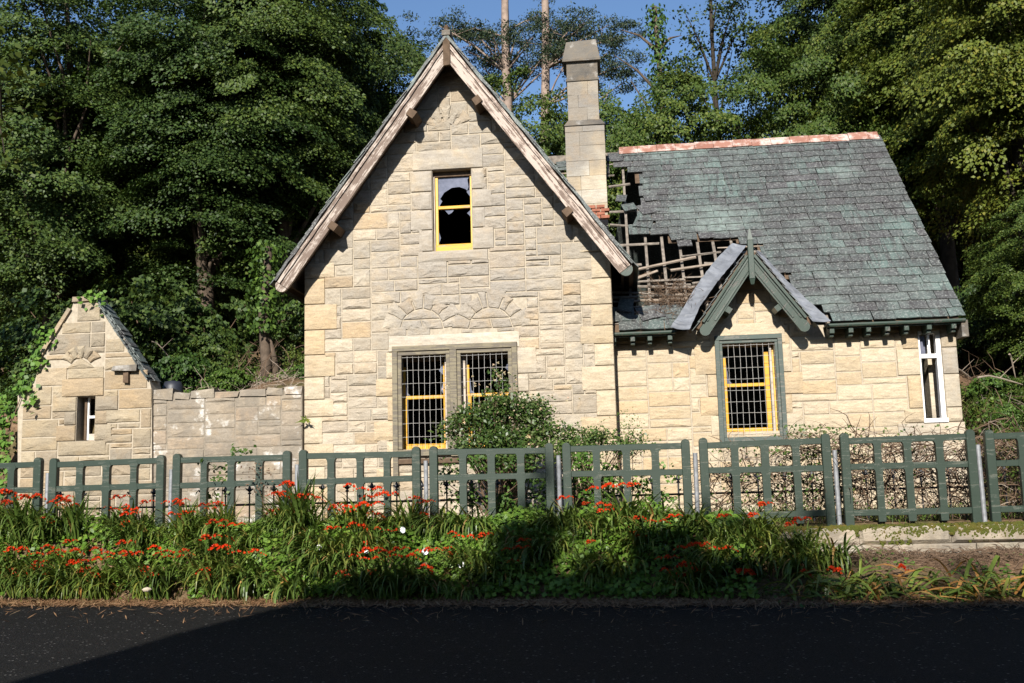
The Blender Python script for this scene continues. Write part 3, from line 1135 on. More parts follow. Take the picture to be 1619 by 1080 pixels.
for k, (a, b) in enumerate(((fx0 + 0.10, xm - 0.065), (xm + 0.065, fx1 - 0.10))):
    # inner moulded frame
    zt = fz1 - 0.101
    bar('inner_frame', (a + 0.001, 2.25, a + 0.075, zt - 0.075), yf + 0.03, YG + 0.08, M['frame_brown'], win)
    bar('inner_frame', (b - 0.075, 2.25, b - 0.001, zt - 0.075), yf + 0.03, YG + 0.08, M['frame_brown'], win)
    bar('inner_frame', (a + 0.001, zt - 0.074, b - 0.001, zt - 0.001), yf + 0.03, YG + 0.08, M['frame_brown'], win)
    ia, ib = a + 0.075, b - 0.075
    grille((ia, 2.25, ib, zt - 0.074), yf + 0.07, win, extra_low=0.22)
    ys = YG + 0.26
    # linings and sashes set back in the reveal
    sa, sb = a + 0.02, b - 0.04
    if k == 0:
        bar('window_lining', (sb - 0.10, 2.24, sb + 0.02, zt), ys - 0.10, ys + 0.1, M['lining'], win)
        sb -= 0.10
    else:
        bar('window_lining', (sa - 0.04, 2.24, sa + 0.11, zt), ys - 0.12, ys + 0.1, M['lining'], win)
        sa += 0.11
    zm = at(675, 628, ys).z if k == 0 else at(770, 624, ys).z
    bar('sash_stile', (sa, zm - 0.02, sa + 0.055, zt - 0.26), ys, ys + 0.05, M['yellow'], win)
    bar('sash_stile', (sa + 0.03, 2.36, sa + 0.095, zm - 0.02), ys - 0.055, ys - 0.002, M['yellow'], win)
    bar('sash_stile', (sb - 0.05, 2.36, sb, zt - 0.2), ys, ys + 0.05, M['yellow'], win)
    bar('meeting_rail', (sa + 0.056, zm - 0.035, sb - 0.051, zm + 0.03), ys - 0.03, ys + 0.045, M['yellow'], win)
    bar('bottom_rail', (sa + 0.03, 2.24, sb, 2.358), ys - 0.055, ys + 0.05, M['yellow'], win)
    bar('sash_head', (sa, zt - 0.16, sb, zt - 0.02), ys, ys + 0.08, M['timber_dark'], win)
    gy_ = ys + 0.02
    shard([(sb - 0.05, zm + 0.42), (sb - 0.13, zm + 0.50), (sb - 0.10, zm + 0.56), (sb - 0.05, zm + 0.62)], gy_, win)
    shard([(sb - 0.05, zm + 0.05), (sb - 0.10, zm + 0.13), (sb - 0.05, zm + 0.28)], gy_, win)
    shard([(sa + 0.056, zm + 0.03), (sa + 0.15, zm + 0.04), (sa + 0.09, zm + 0.10), (sa + 0.075, zm + 0.3), (sa + 0.056, zm + 0.33)], gy_, win)

# ------------------------------------------------------------------ the wing
WX0, WX1 = GX1 + 0.0, 6.22
EZ = 4.40
WIN = rect_px(1144, 545, 1228, 688, YW)
BAY = rect_px(1456, 521, 1491, 668, YW)
DAX = at(1181, 405, YW).x
dl, drr = 1.28, 3.58
DANG = math.radians(54.5)
dslope = math.tan(DANG)
dapex = 5.76


def dorm_z(x):
    return dapex - abs(x - DAX) * dslope


ox0, ox1 = DAX - (dapex - EZ) / dslope, DAX + (dapex - EZ) / dslope
m = MB()
m.slab([(WX0, GROUND_H), (WX1, GROUND_H), (WX1, EZ), (ox1, EZ), (DAX, dapex), (ox0, EZ), (WX0, EZ)],
       [[(WIN[0], WIN[1]), (WIN[2], WIN[1]), (WIN[2], WIN[3]), (WIN[0], WIN[3])], [(BAY[0], BAY[1]), (BAY[2], BAY[1]), (BAY[2], BAY[3]), (BAY[0], BAY[3])]], YW, YW + 0.4)
wwall = m.build('wing_wall', M['mortar'], cottage)
cov2 = []
lint = rect_px(1128, 500, 1236, 532, YW)
dressed(WIN[0] - 0.22, WIN[3], WIN[2] + 0.22, WIN[3] + 0.42, wwall, 'ashlar', y=YW, cov=cov2)
z, k = WIN[3], 0
while z > GROUND_H + 0.1:
    z2 = max(GROUND_H, z - [0.55, 0.42, 0.36, 0.46][k % 4])
    wl, wr_ = [(0.52, 0.30), (0.30, 0.50), (0.46, 0.28), (0.28, 0.46)][k % 4]
    if z > WIN[1] + 0.05:
        z2 = max(z2, WIN[1])
        dressed(WIN[0] - wl, z2, WIN[0], z, wwall, 'ashlar', y=YW, cov=cov2)
        dressed(WIN[2], z2, WIN[2] + wr_, z, wwall, 'ashlar', y=YW, cov=cov2)
    else:
        break
    z = z2
    k += 1
z, k = EZ, 0
while z > GROUND_H + 0.05:           # the big blocks beside the end window and the pier right of it
    z2 = max(GROUND_H, z - [0.52, 0.50, 0.62, 0.46, 0.6][k % 5])
    if BAY[1] < z2 < BAY[1] + 0.2:
        z2 = BAY[1]
    if z > BAY[1] + 0.02:
        dressed(BAY[0] - [0.30, 0.42, 0.26, 0.36, 0.8][k % 5], max(z2, BAY[1]), BAY[0], min(z, BAY[3] + 0.3), wwall, 'ashlar', y=YW, cov=cov2)
        z2 = max(z2, BAY[1])
        dressed(BAY[2], z2, WX1 + 0.03, z, wwall, 'chimney', name='quoin', y=YW, cov=cov2)  # greyer pier blocks: shade of a face turned away, put into the colour
    else:
        dressed(BAY[0] - 0.5, z2, WX1 + 0.06, z, wwall, 'dressed', name='quoin', y=YW, cov=cov2)
    z = z2
    k += 1
cov2 += [WIN, BAY]
st = snecked(WX0 + 0.0, GROUND_H, WX1 - 0.02, dapex, cov2, 0.135, 0.16, (1, 2, 2, 2, 2), (2, 5))
cnt = 0
for (a, b, c_, d) in st:
    p = rect(a, b, c_, d)
    if b > EZ - 0.02 and (d < EZ or c_ < ox0 or a > ox1):
        continue
    if d > EZ and (c_ < ox0 or a > ox1):
        d = EZ
        p = rect(a, b, c_, d)
    elif d > EZ:
        p = clip_poly(p, dslope, 1, dapex + dslope * DAX - 0.02)
        if len(p) >= 3:
            p = clip_poly(p, -dslope, 1, dapex - dslope * DAX - 0.02)
    if len(p) < 3:
        continue
    cnt += 1
    place_stone('squared_stone', p, YW, M['ashlar'], wwall, bulge=random.uniform(0.012, 0.028), rough=random.choice((0.004, 0.007, 0.012)))
print('wing stones', cnt)
# end wall with a tall opening, back wall, inner partition
m = MB()
m.box(WX1 - 0.40, YW + 0.4, GROUND_H, WX1, YW + 0.75, EZ)
m.box(WX1 - 0.40, YW + 0.75, GROUND_H, WX1, YW + 2.1, 2.2)
m.box(WX1 - 0.40, YW + 0.75, 4.15, WX1, YW + 2.1, EZ)
m.box(WX1 - 0.40, YW + 2.1, GROUND_H, WX1, 29.0, EZ)
m.add([(WX1 - 0.4, 20.4, EZ), (WX1 - 0.4, 28.6, EZ), (WX1 - 0.4, 24.5, 9.1), (WX1 - 0.02, 20.4, EZ), (WX1 - 0.02, 28.6, EZ), (WX1 - 0.02, 24.5, 9.1)],
      [(0, 1, 2), (5, 4, 3), (0, 3, 4, 1), (1, 4, 5, 2), (2, 5, 3, 0)])
m.build('end_wall', M['chimney'], cottage)

# the white end window
win = bar('window', (BAY[0], BAY[3] - 0.08, BAY[2], BAY[3] - 0.003), YW - 0.01, YW + 0.12, M['white'], cottage)
zt2 = at(1473, 562, YW).z
bar('frame_post', (BAY[2] - 0.085, BAY[1] + 0.075, BAY[2] - 0.002, BAY[3] - 0.081), YW - 0.012, YW + 0.12, M['white'], win)
bar('frame_post', (BAY[0] + 0.002, BAY[1] + 0.075, BAY[0] + 0.03, BAY[3] - 0.081), YW + 0.0, YW + 0.12, M['white'], win)
bar('transom', (BAY[0] + 0.031, zt2 - 0.05, BAY[2] - 0.086, zt2 + 0.03), YW - 0.02, YW + 0.12, M['white'], win)
bar('glazing_bar', ((BAY[0] + BAY[2]) / 2 - 0.035, zt2 + 0.031, (BAY[0] + BAY[2]) / 2 + 0.015, BAY[3] - 0.081), YW + 0.01, YW + 0.08, M['white'], win)
bar('sill', (BAY[0] - 0.02, BAY[1] - 0.004, BAY[2] + 0.02, BAY[1] + 0.074), YW - 0.06, YW + 0.12, M['white'], win)
shard([(BAY[0] + 0.031, zt2 + 0.04), (BAY[0] + 0.13, zt2 + 0.04), (BAY[0] + 0.13, zt2 + 0.38), (BAY[0] + 0.031, zt2 + 0.38)], YW + 0.05, win)

# mesh-covered window under the dormer
F2 = rect_px(1133, 530, 1240, 696, YW)
yf = YW - 0.10
win = bar('window', (F2[0], F2[3] - 0.09, F2[2], F2[3]), yf, YW + 0.05, M['frame_green'], cottage)
bar('frame_post', (F2[0], F2[1] - 0.1, F2[0] + 0.085, F2[3] - 0.091), yf, YW + 0.05, M['frame_green'], win)
bar('frame_post', (F2[2] - 0.085, F2[1] - 0.1, F2[2], F2[3] - 0.091), yf, YW + 0.05, M['frame_green'], win)
bar('sill', (F2[0] + 0.086, F2[1] - 0.02, F2[2] - 0.086, F2[1] + 0.06), yf, YW + 0.05, M['frame_green'], win)
a, b, zt = F2[0] + 0.085, F2[2] - 0.085, F2[3] - 0.091
bar('inner_frame', (a + 0.001, F2[1] + 0.061, a + 0.055, zt - 0.062), yf + 0.03, YW + 0.06, M['frame_green'], win)
bar('inner_frame', (b - 0.055, F2[1] + 0.061, b - 0.001, zt - 0.062), yf + 0.03, YW + 0.06, M['frame_green'], win)
bar('inner_frame', (a + 0.001, zt - 0.061, b - 0.001, zt - 0.001), yf + 0.03, YW + 0.06, M['frame_green'], win)
grille((a + 0.055, F2[1] + 0.061, b - 0.055, zt - 0.062), yf + 0.07, win, 0.115, 0.215, 0.3)
ys = YW + 0.22
zm = at(1180, 609, ys).z
zb = F2[1] + 0.09
sa, sb = at(1147, 609, ys).x - 0.02, at(1219, 640, ys).x
bar('sash_stile', (sa, zb + 0.15, sa + 0.05, zt - 0.3), ys, ys + 0.05, M['yellow'], win)
bar('sash_stile', (sb - 0.085, zb + 0.15, sb, zt - 0.22), ys - 0.03, ys + 0.05, M['yellow'], win)
bar('meeting_rail', (sa + 0.051, zm - 0.03, sb - 0.086, zm + 0.035), ys - 0.02, ys + 0.05, M['yellow'], win)
bar('bottom_rail', (sa, zb - 0.02, sb, zb + 0.149), ys - 0.04, ys + 0.05, M['yellow'], win)
bar('window_lining', (sb + 0.01, zb, sb + 0.05, zt), ys - 0.12, ys + 0.05, M['lining'], win)
bar('window_lining', (sb + 0.06, zb, sb + 0.14, zt), ys - 0.06, ys + 0.1, M['yellow_pale'], win)
shard([(sa + 0.05, zm + 0.03), (sa + 0.16, zm + 0.03), (sa + 0.1, zm + 0.1), (sa + 0.05, zm + 0.45)], ys + 0.02, win)

# wing roof: plane through eave and ridge
YE, YR, RZ = YW - 0.42, 24.45, 9.52
EZR = 4.38
RP0 = Vector((0, YE, EZR))
tv = Vector((0, YR - YE, RZ - EZR))
SL = tv.length
tv.normalize()
rn = Vector((0, -tv.z, tv.y))


def rp(x, t, h=0.0):
    p = RP0 + tv * t + rn * h
    return (x, p.y, p.z)


def roof_px(u, v):
    p = on_plane(u, v, RP0, rn)
    return (p.x, (p - RP0).dot(tv))


def inside(pt, poly):
    x, y = pt
    c = False
    for i in range(len(poly)):
        (x1, y1), (x2, y2) = poly[i], poly[i - 1]
        if (y1 > y) != (y2 > y) and x < (x2 - x1) * (y - y1) / (y2 - y1) + x1:
            c = not c
    return c


holeA = [roof_px(u, v) for u, v in [(860, 215), (976, 233), (973, 250), (970, 262), (1000, 275), (1004, 295), (1006, 326), (1004, 350), (1000, 374), (1038, 371), (1054, 384),
                                    (1087, 388), (1093, 381), (1118, 384), (1152, 382), (1172, 388), (1168, 402), (1085, 535), (1070, 492), (1045, 486), (1015, 497), (1000, 480),
                                    (985, 470), (968, 497), (860, 497)]]
holeB = [roof_px(u, v) for u, v in [(1172, 385), (1190, 392), (1207, 404), (1217, 420), (1236, 436), (1250, 453), (1268, 467), (1282, 474), (1305, 490), (1318, 492), (1318, 530), (1085, 535)]]
ROOF_X0, ROOF_X1 = -1.7, 6.31
slates = []
GAUGE = 0.268
rows = int(SL / GAUGE)
gauge = (SL - 0.05) / rows
roof = MB()
# rafters first; the roof part is the ridge beam that everything hangs on
roof.beam((ROOF_X0, YR, RZ - 0.14), (ROOF_X1 - 0.1, YR, RZ - 0.14), (0, 0, 1), 0.05, 0.2)
wroof = roof.build('wing_roof', M['timber'], cottage)
for i in range(24):
    x = -1.55 + i * 0.36 + random.uniform(-0.03, 0.03)
    if ox0 - 0.05 < x < ox1 + 0.05:
        t0 = 2.0 - abs(x - DAX) * 1.55
    else:
        t0 = 0.05
    t0 = max(0.05, t0)
    t1 = SL - 0.1
    if x < -0.1:
        t0 = SL - random.uniform(0.9, 1.4)
    if x < 6.3:
        m = MB()
        m.beam(rp(x, t0, -0.10), rp(x + random.uniform(-0.02, 0.02), t1, -0.10), rn, 0.055, 0.11, 0.004)
        m.build('rafter', M['timber'], wroof)
# battens exposed in the hole
bt = 0.3
while bt < SL - 0.1:
    low = bt < 1.5
    x = -1.3 if bt > SL - 1.2 else -0.12
    while x < 4.2:
        L = random.uniform(0.5, 1.5)
        mid = (x + L / 2, bt)
        ing = inside(mid, holeA) or inside((x + 0.1, bt), holeA) or inside((x + L - 0.1, bt), holeA) or inside(mid, holeB)
        keepp = 0.9 if low else (0.75 if mid[0] < 0.35 else 0.30)
        zz = EZR + bt * tv.z - 0.04
        if any(zz < dorm_z(x + L * f) + 0.12 and abs(x + L * f - DAX) < 1.3 for f in (0, 0.25, 0.5, 0.75, 1)):
            ing = False
        if ing and random.random() < keepp:
            m = MB()
            dz_ = random.uniform(-0.05, 0.05)
            m.beam(rp(x, bt + dz_, -0.03), rp(x + L - 0.02, bt + dz_ + random.choice((0, 0, 0, 1, -1)) * random.uniform(0.02, 0.16), -0.03 - random.choice((0, 0, 1)) * random.uniform(0, 0.15)), rn, random.uniform(0.025, 0.06), 0.025, 0.008)
            m.build('batten', M['timber'] if random.random() < 0.75 else M['twig_pale'], wroof)
        x += L
    bt += 0.17 if low else 0.268
# loose battens lying across the hole
for (u0, v0, u1, v1) in ((1000, 430, 1100, 410), (1060, 430, 1132, 421), (998, 446, 1040, 432)):
    a0, a1 = roof_px(u0, v0), roof_px(u1, v1)
    m = MB()
    m.beam(rp(a0[0], a0[1], 0.04), rp(a1[0], a1[1], 0.06), rn, 0.06, 0.025, 0.004)
    m.build('batten', M['twig_pale'], wroof)
# slates
for r in range(rows):
    t0 = r * gauge
    x = 0.0 - 0.2 + random.uniform(0, 0.3)
    while x < ROOF_X1 - 0.02:
        wv = random.uniform(0.24, 0.46) * (1.0 if r > 5 else 1.12)
        x2 = min(ROOF_X1, x + wv)
        if ROOF_X1 - x2 < 0.12:
            x2 = ROOF_X1 + random.uniform(-0.01, 0.015)
        cpt = ((x + x2) / 2, t0 + gauge * 0.5)
        if not (inside(cpt, holeA) or inside(cpt, holeB)):
            edge = inside((cpt[0] - 0.3, cpt[1]), holeA) or inside((cpt[0], cpt[1] - 0.27), holeA) or inside((cpt[0], cpt[1] + .27), holeA)
            slates.append((r, x, x2, t0, edge))
        x = x2 + 0.002
slates.sort(key=lambda s: s[0])


def slate_data(x0, x1, t0, length, loose=False):
    g = 0.005
    lift = 0.040
    thick = random.uniform(0.011, 0.018)
    lo = [random.uniform(-0.016, 0.016) for _ in range(3)]
    rot = random.uniform(-0.02, 0.02)
    tl = random.uniform(-0.003, 0.004)
    if loose:
        rot = random.uniform(-0.35, 0.35)
        lift += 0.02
    pts = [(x0 + g, t0 + lo[0], lift + tl), ((x0 + x1) / 2, t0 + lo[1], lift), (x1 - g, t0 + lo[2], lift - tl), (x1 - g, t0 + length, 0.004), (x0 + g, t0 + length, 0.004)]
    cx, ct = (x0 + x1) / 2, t0 + length
    pp = []
    for (x, t, h) in pts:
        dx, dt = x - cx, t - ct
        pp.append((cx + dx * math.cos(rot) - dt * math.sin(rot), ct + dx * math.sin(rot) + dt * math.cos(rot), h))
    top = [rp(*p) for p in pp]
    bot = [rp(p[0], p[1], p[2] - thick) for p in pp]
    n = 5
    fs = [tuple(range(n)), tuple(reversed(range(n, 2 * n)))] + [(i, n + i, n + (i + 1) % n, (i + 1) % n) for i in range(n)]
    return top + bot, fs


up_mb = MB()
for i, (r, x0, x1, t0, edge) in enumerate(slates):
    vs, fs = slate_data(x0, x1, t0, min(gauge * 1.8, SL - t0 + 0.02), edge and random.random() < 0.5)
    if i < 288:
        m = MB()
        m.add(vs, fs)
        m.build('slate', M['slate'], wroof)
    else:
        up_mb.add(vs, fs)
up_mb.build('upper_slates', M['slate'], wroof, kind='stuff')
print('slates', len(slates))
# roofing boards under the slates (not in the holes) so that no daylight leaks; built in short strips
m = MB()
for r in range(rows * 2):
    t0, t1 = r * gauge / 2, (r + 1) * gauge / 2
    x = -0.1
    while x < ROOF_X1 - 0.12:
        x2 = min(x + 0.2, ROOF_X1 - 0.1)
        cpt = ((x + x2) / 2, (t0 + t1) / 2)
        big = any(inside((cpt[0] + dx, cpt[1] + dt), h) for h in (holeA, holeB) for dx in (-.12, 0, .12) for dt in (-.1, 0, .1))
        if not big:
            m.add([rp(x, t0, -0.035), rp(x2, t0, -0.035), rp(x2, t1, -0.035), rp(x, t1, -0.035)], [(0, 1, 2, 3)])
        x = x2
m.build('sarking', M['timber_dark'], wroof, kind='stuff')
# rear slope
m = MB()
pts = [(0.45, YR, RZ), (ROOF_X1, YR, RZ), (ROOF_X1, 29.6, EZR), (0.0, 29.6, EZR), (-0.1, 26.4, 7.4)]
low = [(p[0], p[1], p[2] - 0.1) for p in pts]
m.add(pts + low, [(0, 1, 2, 3, 4), (9, 8, 7, 6, 5)] + [(i, 5 + i, 5 + (i + 1) % 5, (i + 1) % 5) for i in range(5)])
m.build('rear_slope', M['slate'], wroof)
# ridge tiles
x = 0.16
while x < 6.18:
    x2 = min(x + 0.45, 6.25)
    m = MB()
    prof = [(-0.20, -0.155), (-0.17, -0.165), (0.0, 0.035), (0.17, -0.165), (0.20, -0.155), (0.0, 0.075)]
    jz = random.uniform(-0.008, 0.008)
    a = [(x + 0.004, YR + p, RZ + 0.02 + q + jz) for p, q in prof]
    b = [(x2 - 0.004, YR + p, RZ + 0.02 + q + jz + random.uniform(-0.006, 0.006)) for p, q in prof]
    m.add(a + b, [tuple(range(6)), tuple(reversed(range(6, 12)))] + [(i, 6 + i, 6 + (i + 1) % 6, (i + 1) % 6) for i in range(6)])
    m.build('ridge_tile', M['ridge'], wroof)
    x = x2
# eave gutter and rafter-foot brackets
for a, b in ((WX0 + 0.04, at(1068, 525, YE).x), (at(1308, 515, YE).x, ROOF_X1)):
    m = MB()
    m.tube([(a, YE + 0.0, EZR - 0.055), (b, YE + 0.0, EZR - 0.055)], 0.036, 8)
    m.box(a, YE + 0.05, EZR - 0.115, b, YE + 0.08, EZR - 0.03)
    m.box(a, YE + 0.08, EZR - 0.045, b, YW, EZR - 0.03)
    m.build('gutter', M['dormer_green'], wroof)
for u in (970, 1000, 1027, 1059, 1315, 1345, 1373, 1403, 1433, 1469, 1508):
    p = at(u, 530, YE + 0.1)
    m = MB()
    m.cham(p.x - 0.045, YE + 0.035, EZR - 0.20, p.x + 0.045, YW + 0.02, EZR - 0.047)
    m.cham(p.x - 0.04, YE + 0.10, EZR - 0.255, p.x + 0.04, YW + 0.02, EZR - 0.201)
    m.build('bracket', M['dormer_green'], wroof)
# gutter end bracket at the right corner
m = MB()
m.cham(6.24, YE + 0.02, EZR - 0.36, 6.36, YW + 0.1, EZR - 0.05)
m.build('corner_corbel', M['capstone'], wroof)

# dormer
dorm = MB()
YD = YW - 0.5
for sgn in (-1, 1):
    ang = DANG
    ap = Vector((DAX, 0, dapex + 0.02))
    dirv = Vector((sgn * math.cos(ang), 0, -math.sin(ang)))
    nn = Vector((sgn * math.sin(ang), 0, math.cos(ang)))
    L = 1.76
    a, b = ap, ap + dirv * L
    yb0 = YW + 1.15

    def roofy(z):
        return YE + (z - EZR) * (YR - YE) / (RZ - EZR) + 0.1
    top = [a + nn * 0.0, b + nn * 0.0, b + nn * 0.06, ap + Vector((0, 0, 0.06 / math.cos(ang)))]
    vv = [(p.x, YD + 0.03, p.z) for p in top] + [(p.x, max(YD + 0.3, roofy(p.z)), p.z) for p in top]
    dorm.add(vv, [(0, 1, 2, 3), (7, 6, 5, 4)] + [(i, 4 + i, 4 + (i + 1) % 4, (i + 1) % 4) for i in range(4)])
dormer = dorm.build('dormer', M['timber_dark'], cottage)
for sgn in (-1, 1):
    ang = DANG
    ap = Vector((DAX, 0, dapex + 0.02))
    dirv = Vector((sgn * math.cos(ang), 0, -math.sin(ang)))
    nn = Vector((sgn * math.sin(ang), 0, math.cos(ang)))
    L = 1.71

    def dboard(name, off, ht, y0, y1, mat, s0=0.06, s1=None):
        m = MB()
        s1 = L if s1 is None else s1
        p0, p1 = ap + dirv * s0 - nn * off, ap + dirv * s1 - nn * off
        m.beam((p0.x, (y0 + y1) / 2, p0.z), (p1.x, (y0 + y1) / 2, p1.z), nn, y1 - y0, ht, 0.002)
        return m.build(name, mat, dormer)
    dboard('bargeboard', 0.11, 0.20, YD, YD + 0.05, M['dormer_green'])
    dboard('barge_moulding', -0.01, 0.05, YD - 0.05, YD + 0.04, M['dormer_green'], 0.1, L - 0.1)
    dboard('barge_moulding', 0.045, 0.03, YD - 0.022, YD - 0.001, M['dormer_green'], 0.1, L - 0.16)
    dboard('barge_panel', 0.16, 0.03, YD - 0.02, YD - 0.001, M['dormer_green'], 0.3, L - 0.25)
    cc = ap + dirv * L - nn * 0.11
    m = MB()
    ring = [cc + nn * (0.105 * math.cos(math.pi * i / 8)) + dirv * (0.11 * math.sin(math.pi * i / 8)) for i in range(9)]
    vv = [(p.x, YD - 0.006, p.z) for p in ring] + [(p.x, YD + 0.055, p.z) for p in ring]
    m.add(vv, [tuple(range(9)), tuple(reversed(range(9, 18)))] + [(i, 9 + i, 9 + (i + 1) % 9, (i + 1) % 9) for i in range(9)])
    m.build('bargeboard_foot', M['dormer_green'], dormer)
    p = ap + dirv * 1.15 - nn * 0.26
    m = MB()
    m.beam((p.x, YD + 0.02, p.z), (p.x, YW + 0.02, p.z), nn, 0.11, 0.11)
    m.build('purlin_end', M['dormer_green'], dormer)
    # slipped slates under the lead
    m = MB()
    for i in range(9):
        p0, p1 = ap + dirv * (0.1 + i * 0.19) + nn * 0.065, ap + dirv * (0.1 + i * 0.19 + 0.24) + nn * 0.09
        m.beam((p0.x, YD + 0.14, p0.z), (p1.x, YD + 0.14, p1.z), nn, 0.30 + random.uniform(0, 0.05), 0.012)
    m.build('dormer_slates', M['slate'], dormer, kind='stuff')
# finial post
px = DAX
z0, z1 = at(1182, 450, YD - 0.07).z, at(1178, 362, YD - 0.07).z
m = MB()
m.cham(px - 0.055, YD - 0.11, z0 + 0.1, px + 0.055, YD - 0.055, z1 - 0.22, 0.01)
m.add([(px - 0.05, YD - 0.11, z1 - 0.22), (px + 0.05, YD - 0.11, z1 - 0.22), (px + 0.05, YD - 0.055, z1 - 0.22), (px - 0.05, YD - 0.055, z1 - 0.22), (px - 0.012, YD - 0.083, z1), (px + 0.012, YD - 0.083, z1)],
      [(0, 1, 5, 4), (2, 3, 4, 5), (1, 2, 5), (3, 0, 4)])
m.add([(px - 0.05, YD - 0.11, z0 + 0.1), (px + 0.05, YD - 0.11, z0 + 0.1), (px + 0.05, YD - 0.055, z0 + 0.1), (px - 0.05, YD - 0.055, z0 + 0.1), (px + 0.03, YD - 0.083, z0), (px - 0.03, YD - 0.083, z0)],
      [(1, 0, 5, 4), (3, 2, 4, 5), (2, 1, 4), (0, 3, 5)])
m.build('finial', M['dormer_green'], dormer)


def lead_strip(pts_px, h, name='lead_flashing'):
    m = MB()
    ab = [(roof_px(*a), roof_px(*b)) for a, b in pts_px]
    n = 10
    rowsv = []
    for i in range(len(ab) - 1):
        for k in range(n):
            f = k / n
            A = [ab[i][0][j] + (ab[i + 1][0][j] - ab[i][0][j]) * f for j in (0, 1)]
            B = [ab[i][1][j] + (ab[i + 1][1][j] - ab[i][1][j]) * f for j in (0, 1)]
            rowsv.append((A, B))
    rowsv.append((list(ab[-1][0]), list(ab[-1][1])))
    top, bot = [], []
    for (A, B) in rowsv:
        for e, f in enumerate((0.0, 0.33, 0.66, 1.0)):
            x, t = A[0] + (B[0] - A[0]) * f, A[1] + (B[1] - A[1]) * f
            hh = h + random.uniform(-0.012, 0.014) + (0.03 if e in (0, 3) else 0)
            top.append(rp(x, t, hh))
            bot.append(rp(x, t, hh - 0.006))
    nr = len(rowsv)
    nv = nr * 4
    fs = []
    for i in range(nr - 1):
        for e in range(3):
            a = i * 4 + e
            fs += [(a, a + 1, a + 5, a + 4), (nv + a, nv + a + 4, nv + a + 5, nv + a + 1)]
    for i in range(nr - 1):
        fs += [(i * 4, i * 4 + 4, nv + i * 4 + 4, nv + i * 4), (i * 4 + 3, nv + i * 4 + 3, nv + i * 4 + 7, i * 4 + 7)]
    m.add(top + bot, fs)
    return m.build(name, M['lead'], dormer)


lead_strip([((1158, 394), (1180, 398)), ((1132, 420), (1160, 424)), ((1106, 454), (1134, 456)), ((1074, 508), (1106, 496)), ((1060, 527), (1090, 532))], 0.13)
lead_strip([((1190, 400), (1202, 408)), ((1218, 436), (1240, 450)), ((1250, 476), (1276, 484)), ((1284, 518), (1313, 517))], 0.12)

# dry weeds caught in the hole of the roof
m = MB()
for i in range(230):
    u, v0 = random.gauss(1062, 24), random.gauss(470, 16)
    if not (1010 < u < 1125 and 420 < v0 < 500):
        continue
    x, t = roof_px(u, v0)
    p = Vector(rp(x, t, -0.02))
    pts = [p]
    d = Vector((random.gauss(0, 0.6), random.gauss(-0.5, 0.5), random.uniform(-0.2, 1.0))).normalized()
    for k in range(4):
        d = (d + Vector((random.gauss(0, 0.5), random.gauss(0, 0.4), random.gauss(-0.15, 0.35)))).normalized()
        p = p + d * random.uniform(0.06, 0.13)
        pts.append(p)
    m.tube(pts, [0.007, 0.006, 0.005, 0.004, 0.002], 3, False)
o = m.build('dry_weeds', M['twig'], None, kind='stuff')

# chimney
CY = 23.0


def cpx(u, v):
    p = at(u, v, CY)
    return p.x, p.z


ch = MB()
xL, xR = cpx(895, 260)[0], cpx(958, 260)[0]
uL, uR = cpx(897, 150)[0], cpx(946, 150)[0]
xcen = (uL + uR) / 2
ch.box(xL + 0.05, CY + 0.05, 3.0, xR - 0.05, CY + 0.75, cpx(920, 195)[1])
chim = ch.build('chimney', M['mortar'], cottage)
zs = [cpx(925, v)[1] for v in (345, 322, 300, 278, 254, 230, 208, 198)]
zs = [5.6, 6.2, 6.8] + zs[0:]
for i in range(len(zs) - 1):
    splits = [xL, xL + (xR - xL) * random.choice((0.36, 0.44, 0.58, 0.66)), xR]
    for k in range(2):
        m = MB()
        m.box(splits[k] + 0.003, CY, zs[i] + 0.003, splits[k + 1] - 0.003, CY + 0.8, zs[i + 1] - 0.003, 0.004)
        m.build('stone', M['chimney'], chim)
# weathered shoulder
zsh, zs2 = cpx(925, 198)[1], cpx(925, 190)[1]
m = MB()
vv = [(xL - 0.02, CY - 0.03, zsh), (xR + 0.02, CY - 0.03, zsh), (xR + 0.02, CY + 0.83, zsh), (xL - 0.02, CY + 0.83, zsh),
      (uL - 0.01, CY + 0.06, zs2 + 0.03), (uR + 0.03, CY + 0.06, zs2 + 0.03), (uR + 0.03, CY + 0.74, zs2 + 0.03), (uL - 0.01, CY + 0.74, zs2 + 0.03)]
m.add(vv, [(3, 2, 1, 0), (4, 5, 6, 7)] + [(i, (i + 1) % 4, 4 + (i + 1) % 4, 4 + i) for i in range(4)])
m.build('shoulder_stone', M['capstone'], chim)
zs = [zs2 + 0.03] + [cpx(922, v)[1] for v in (168, 148, 126)]
for i in range(3):
    splits = [uL, uL + (uR - uL) * [0.62, 0.34, 0.66][i], uR]
    for k in range(2):
        m = MB()
        m.box(splits[k] + 0.003, CY + 0.07, zs[i] + 0.003, splits[k + 1] - 0.003, CY + 0.73, zs[i + 1] - 0.003, 0.004)
        m.build('stone', M['chimney'], chim)
z0 = zs[-1]
m = MB()
m.box(uL - 0.03, CY + 0.04, z0, uR + 0.03, CY + 0.76, z0 + 0.05, 0.004)
m.build('string_course', M['capstone'], chim)
zc = cpx(920, 96)[1]
m = MB()
m.box(uL - 0.005, CY + 0.06, z0 + 0.05, uR + 0.005, CY + 0.74, zc, 0.005)
m.build('neck_stone', M['capstone'], chim)
zt = cpx(920, 59)[1]
m = MB()
r0 = [(uL - 0.09, CY - 0.02), (uR + 0.07, CY - 0.02), (uR + 0.07, CY + 0.82), (uL - 0.09, CY + 0.82)]
r2 = [(uL - 0.0, CY + 0.2), (uR - 0.03, CY + 0.2), (uR - 0.03, CY + 0.6), (uL - 0.0, CY + 0.6)]
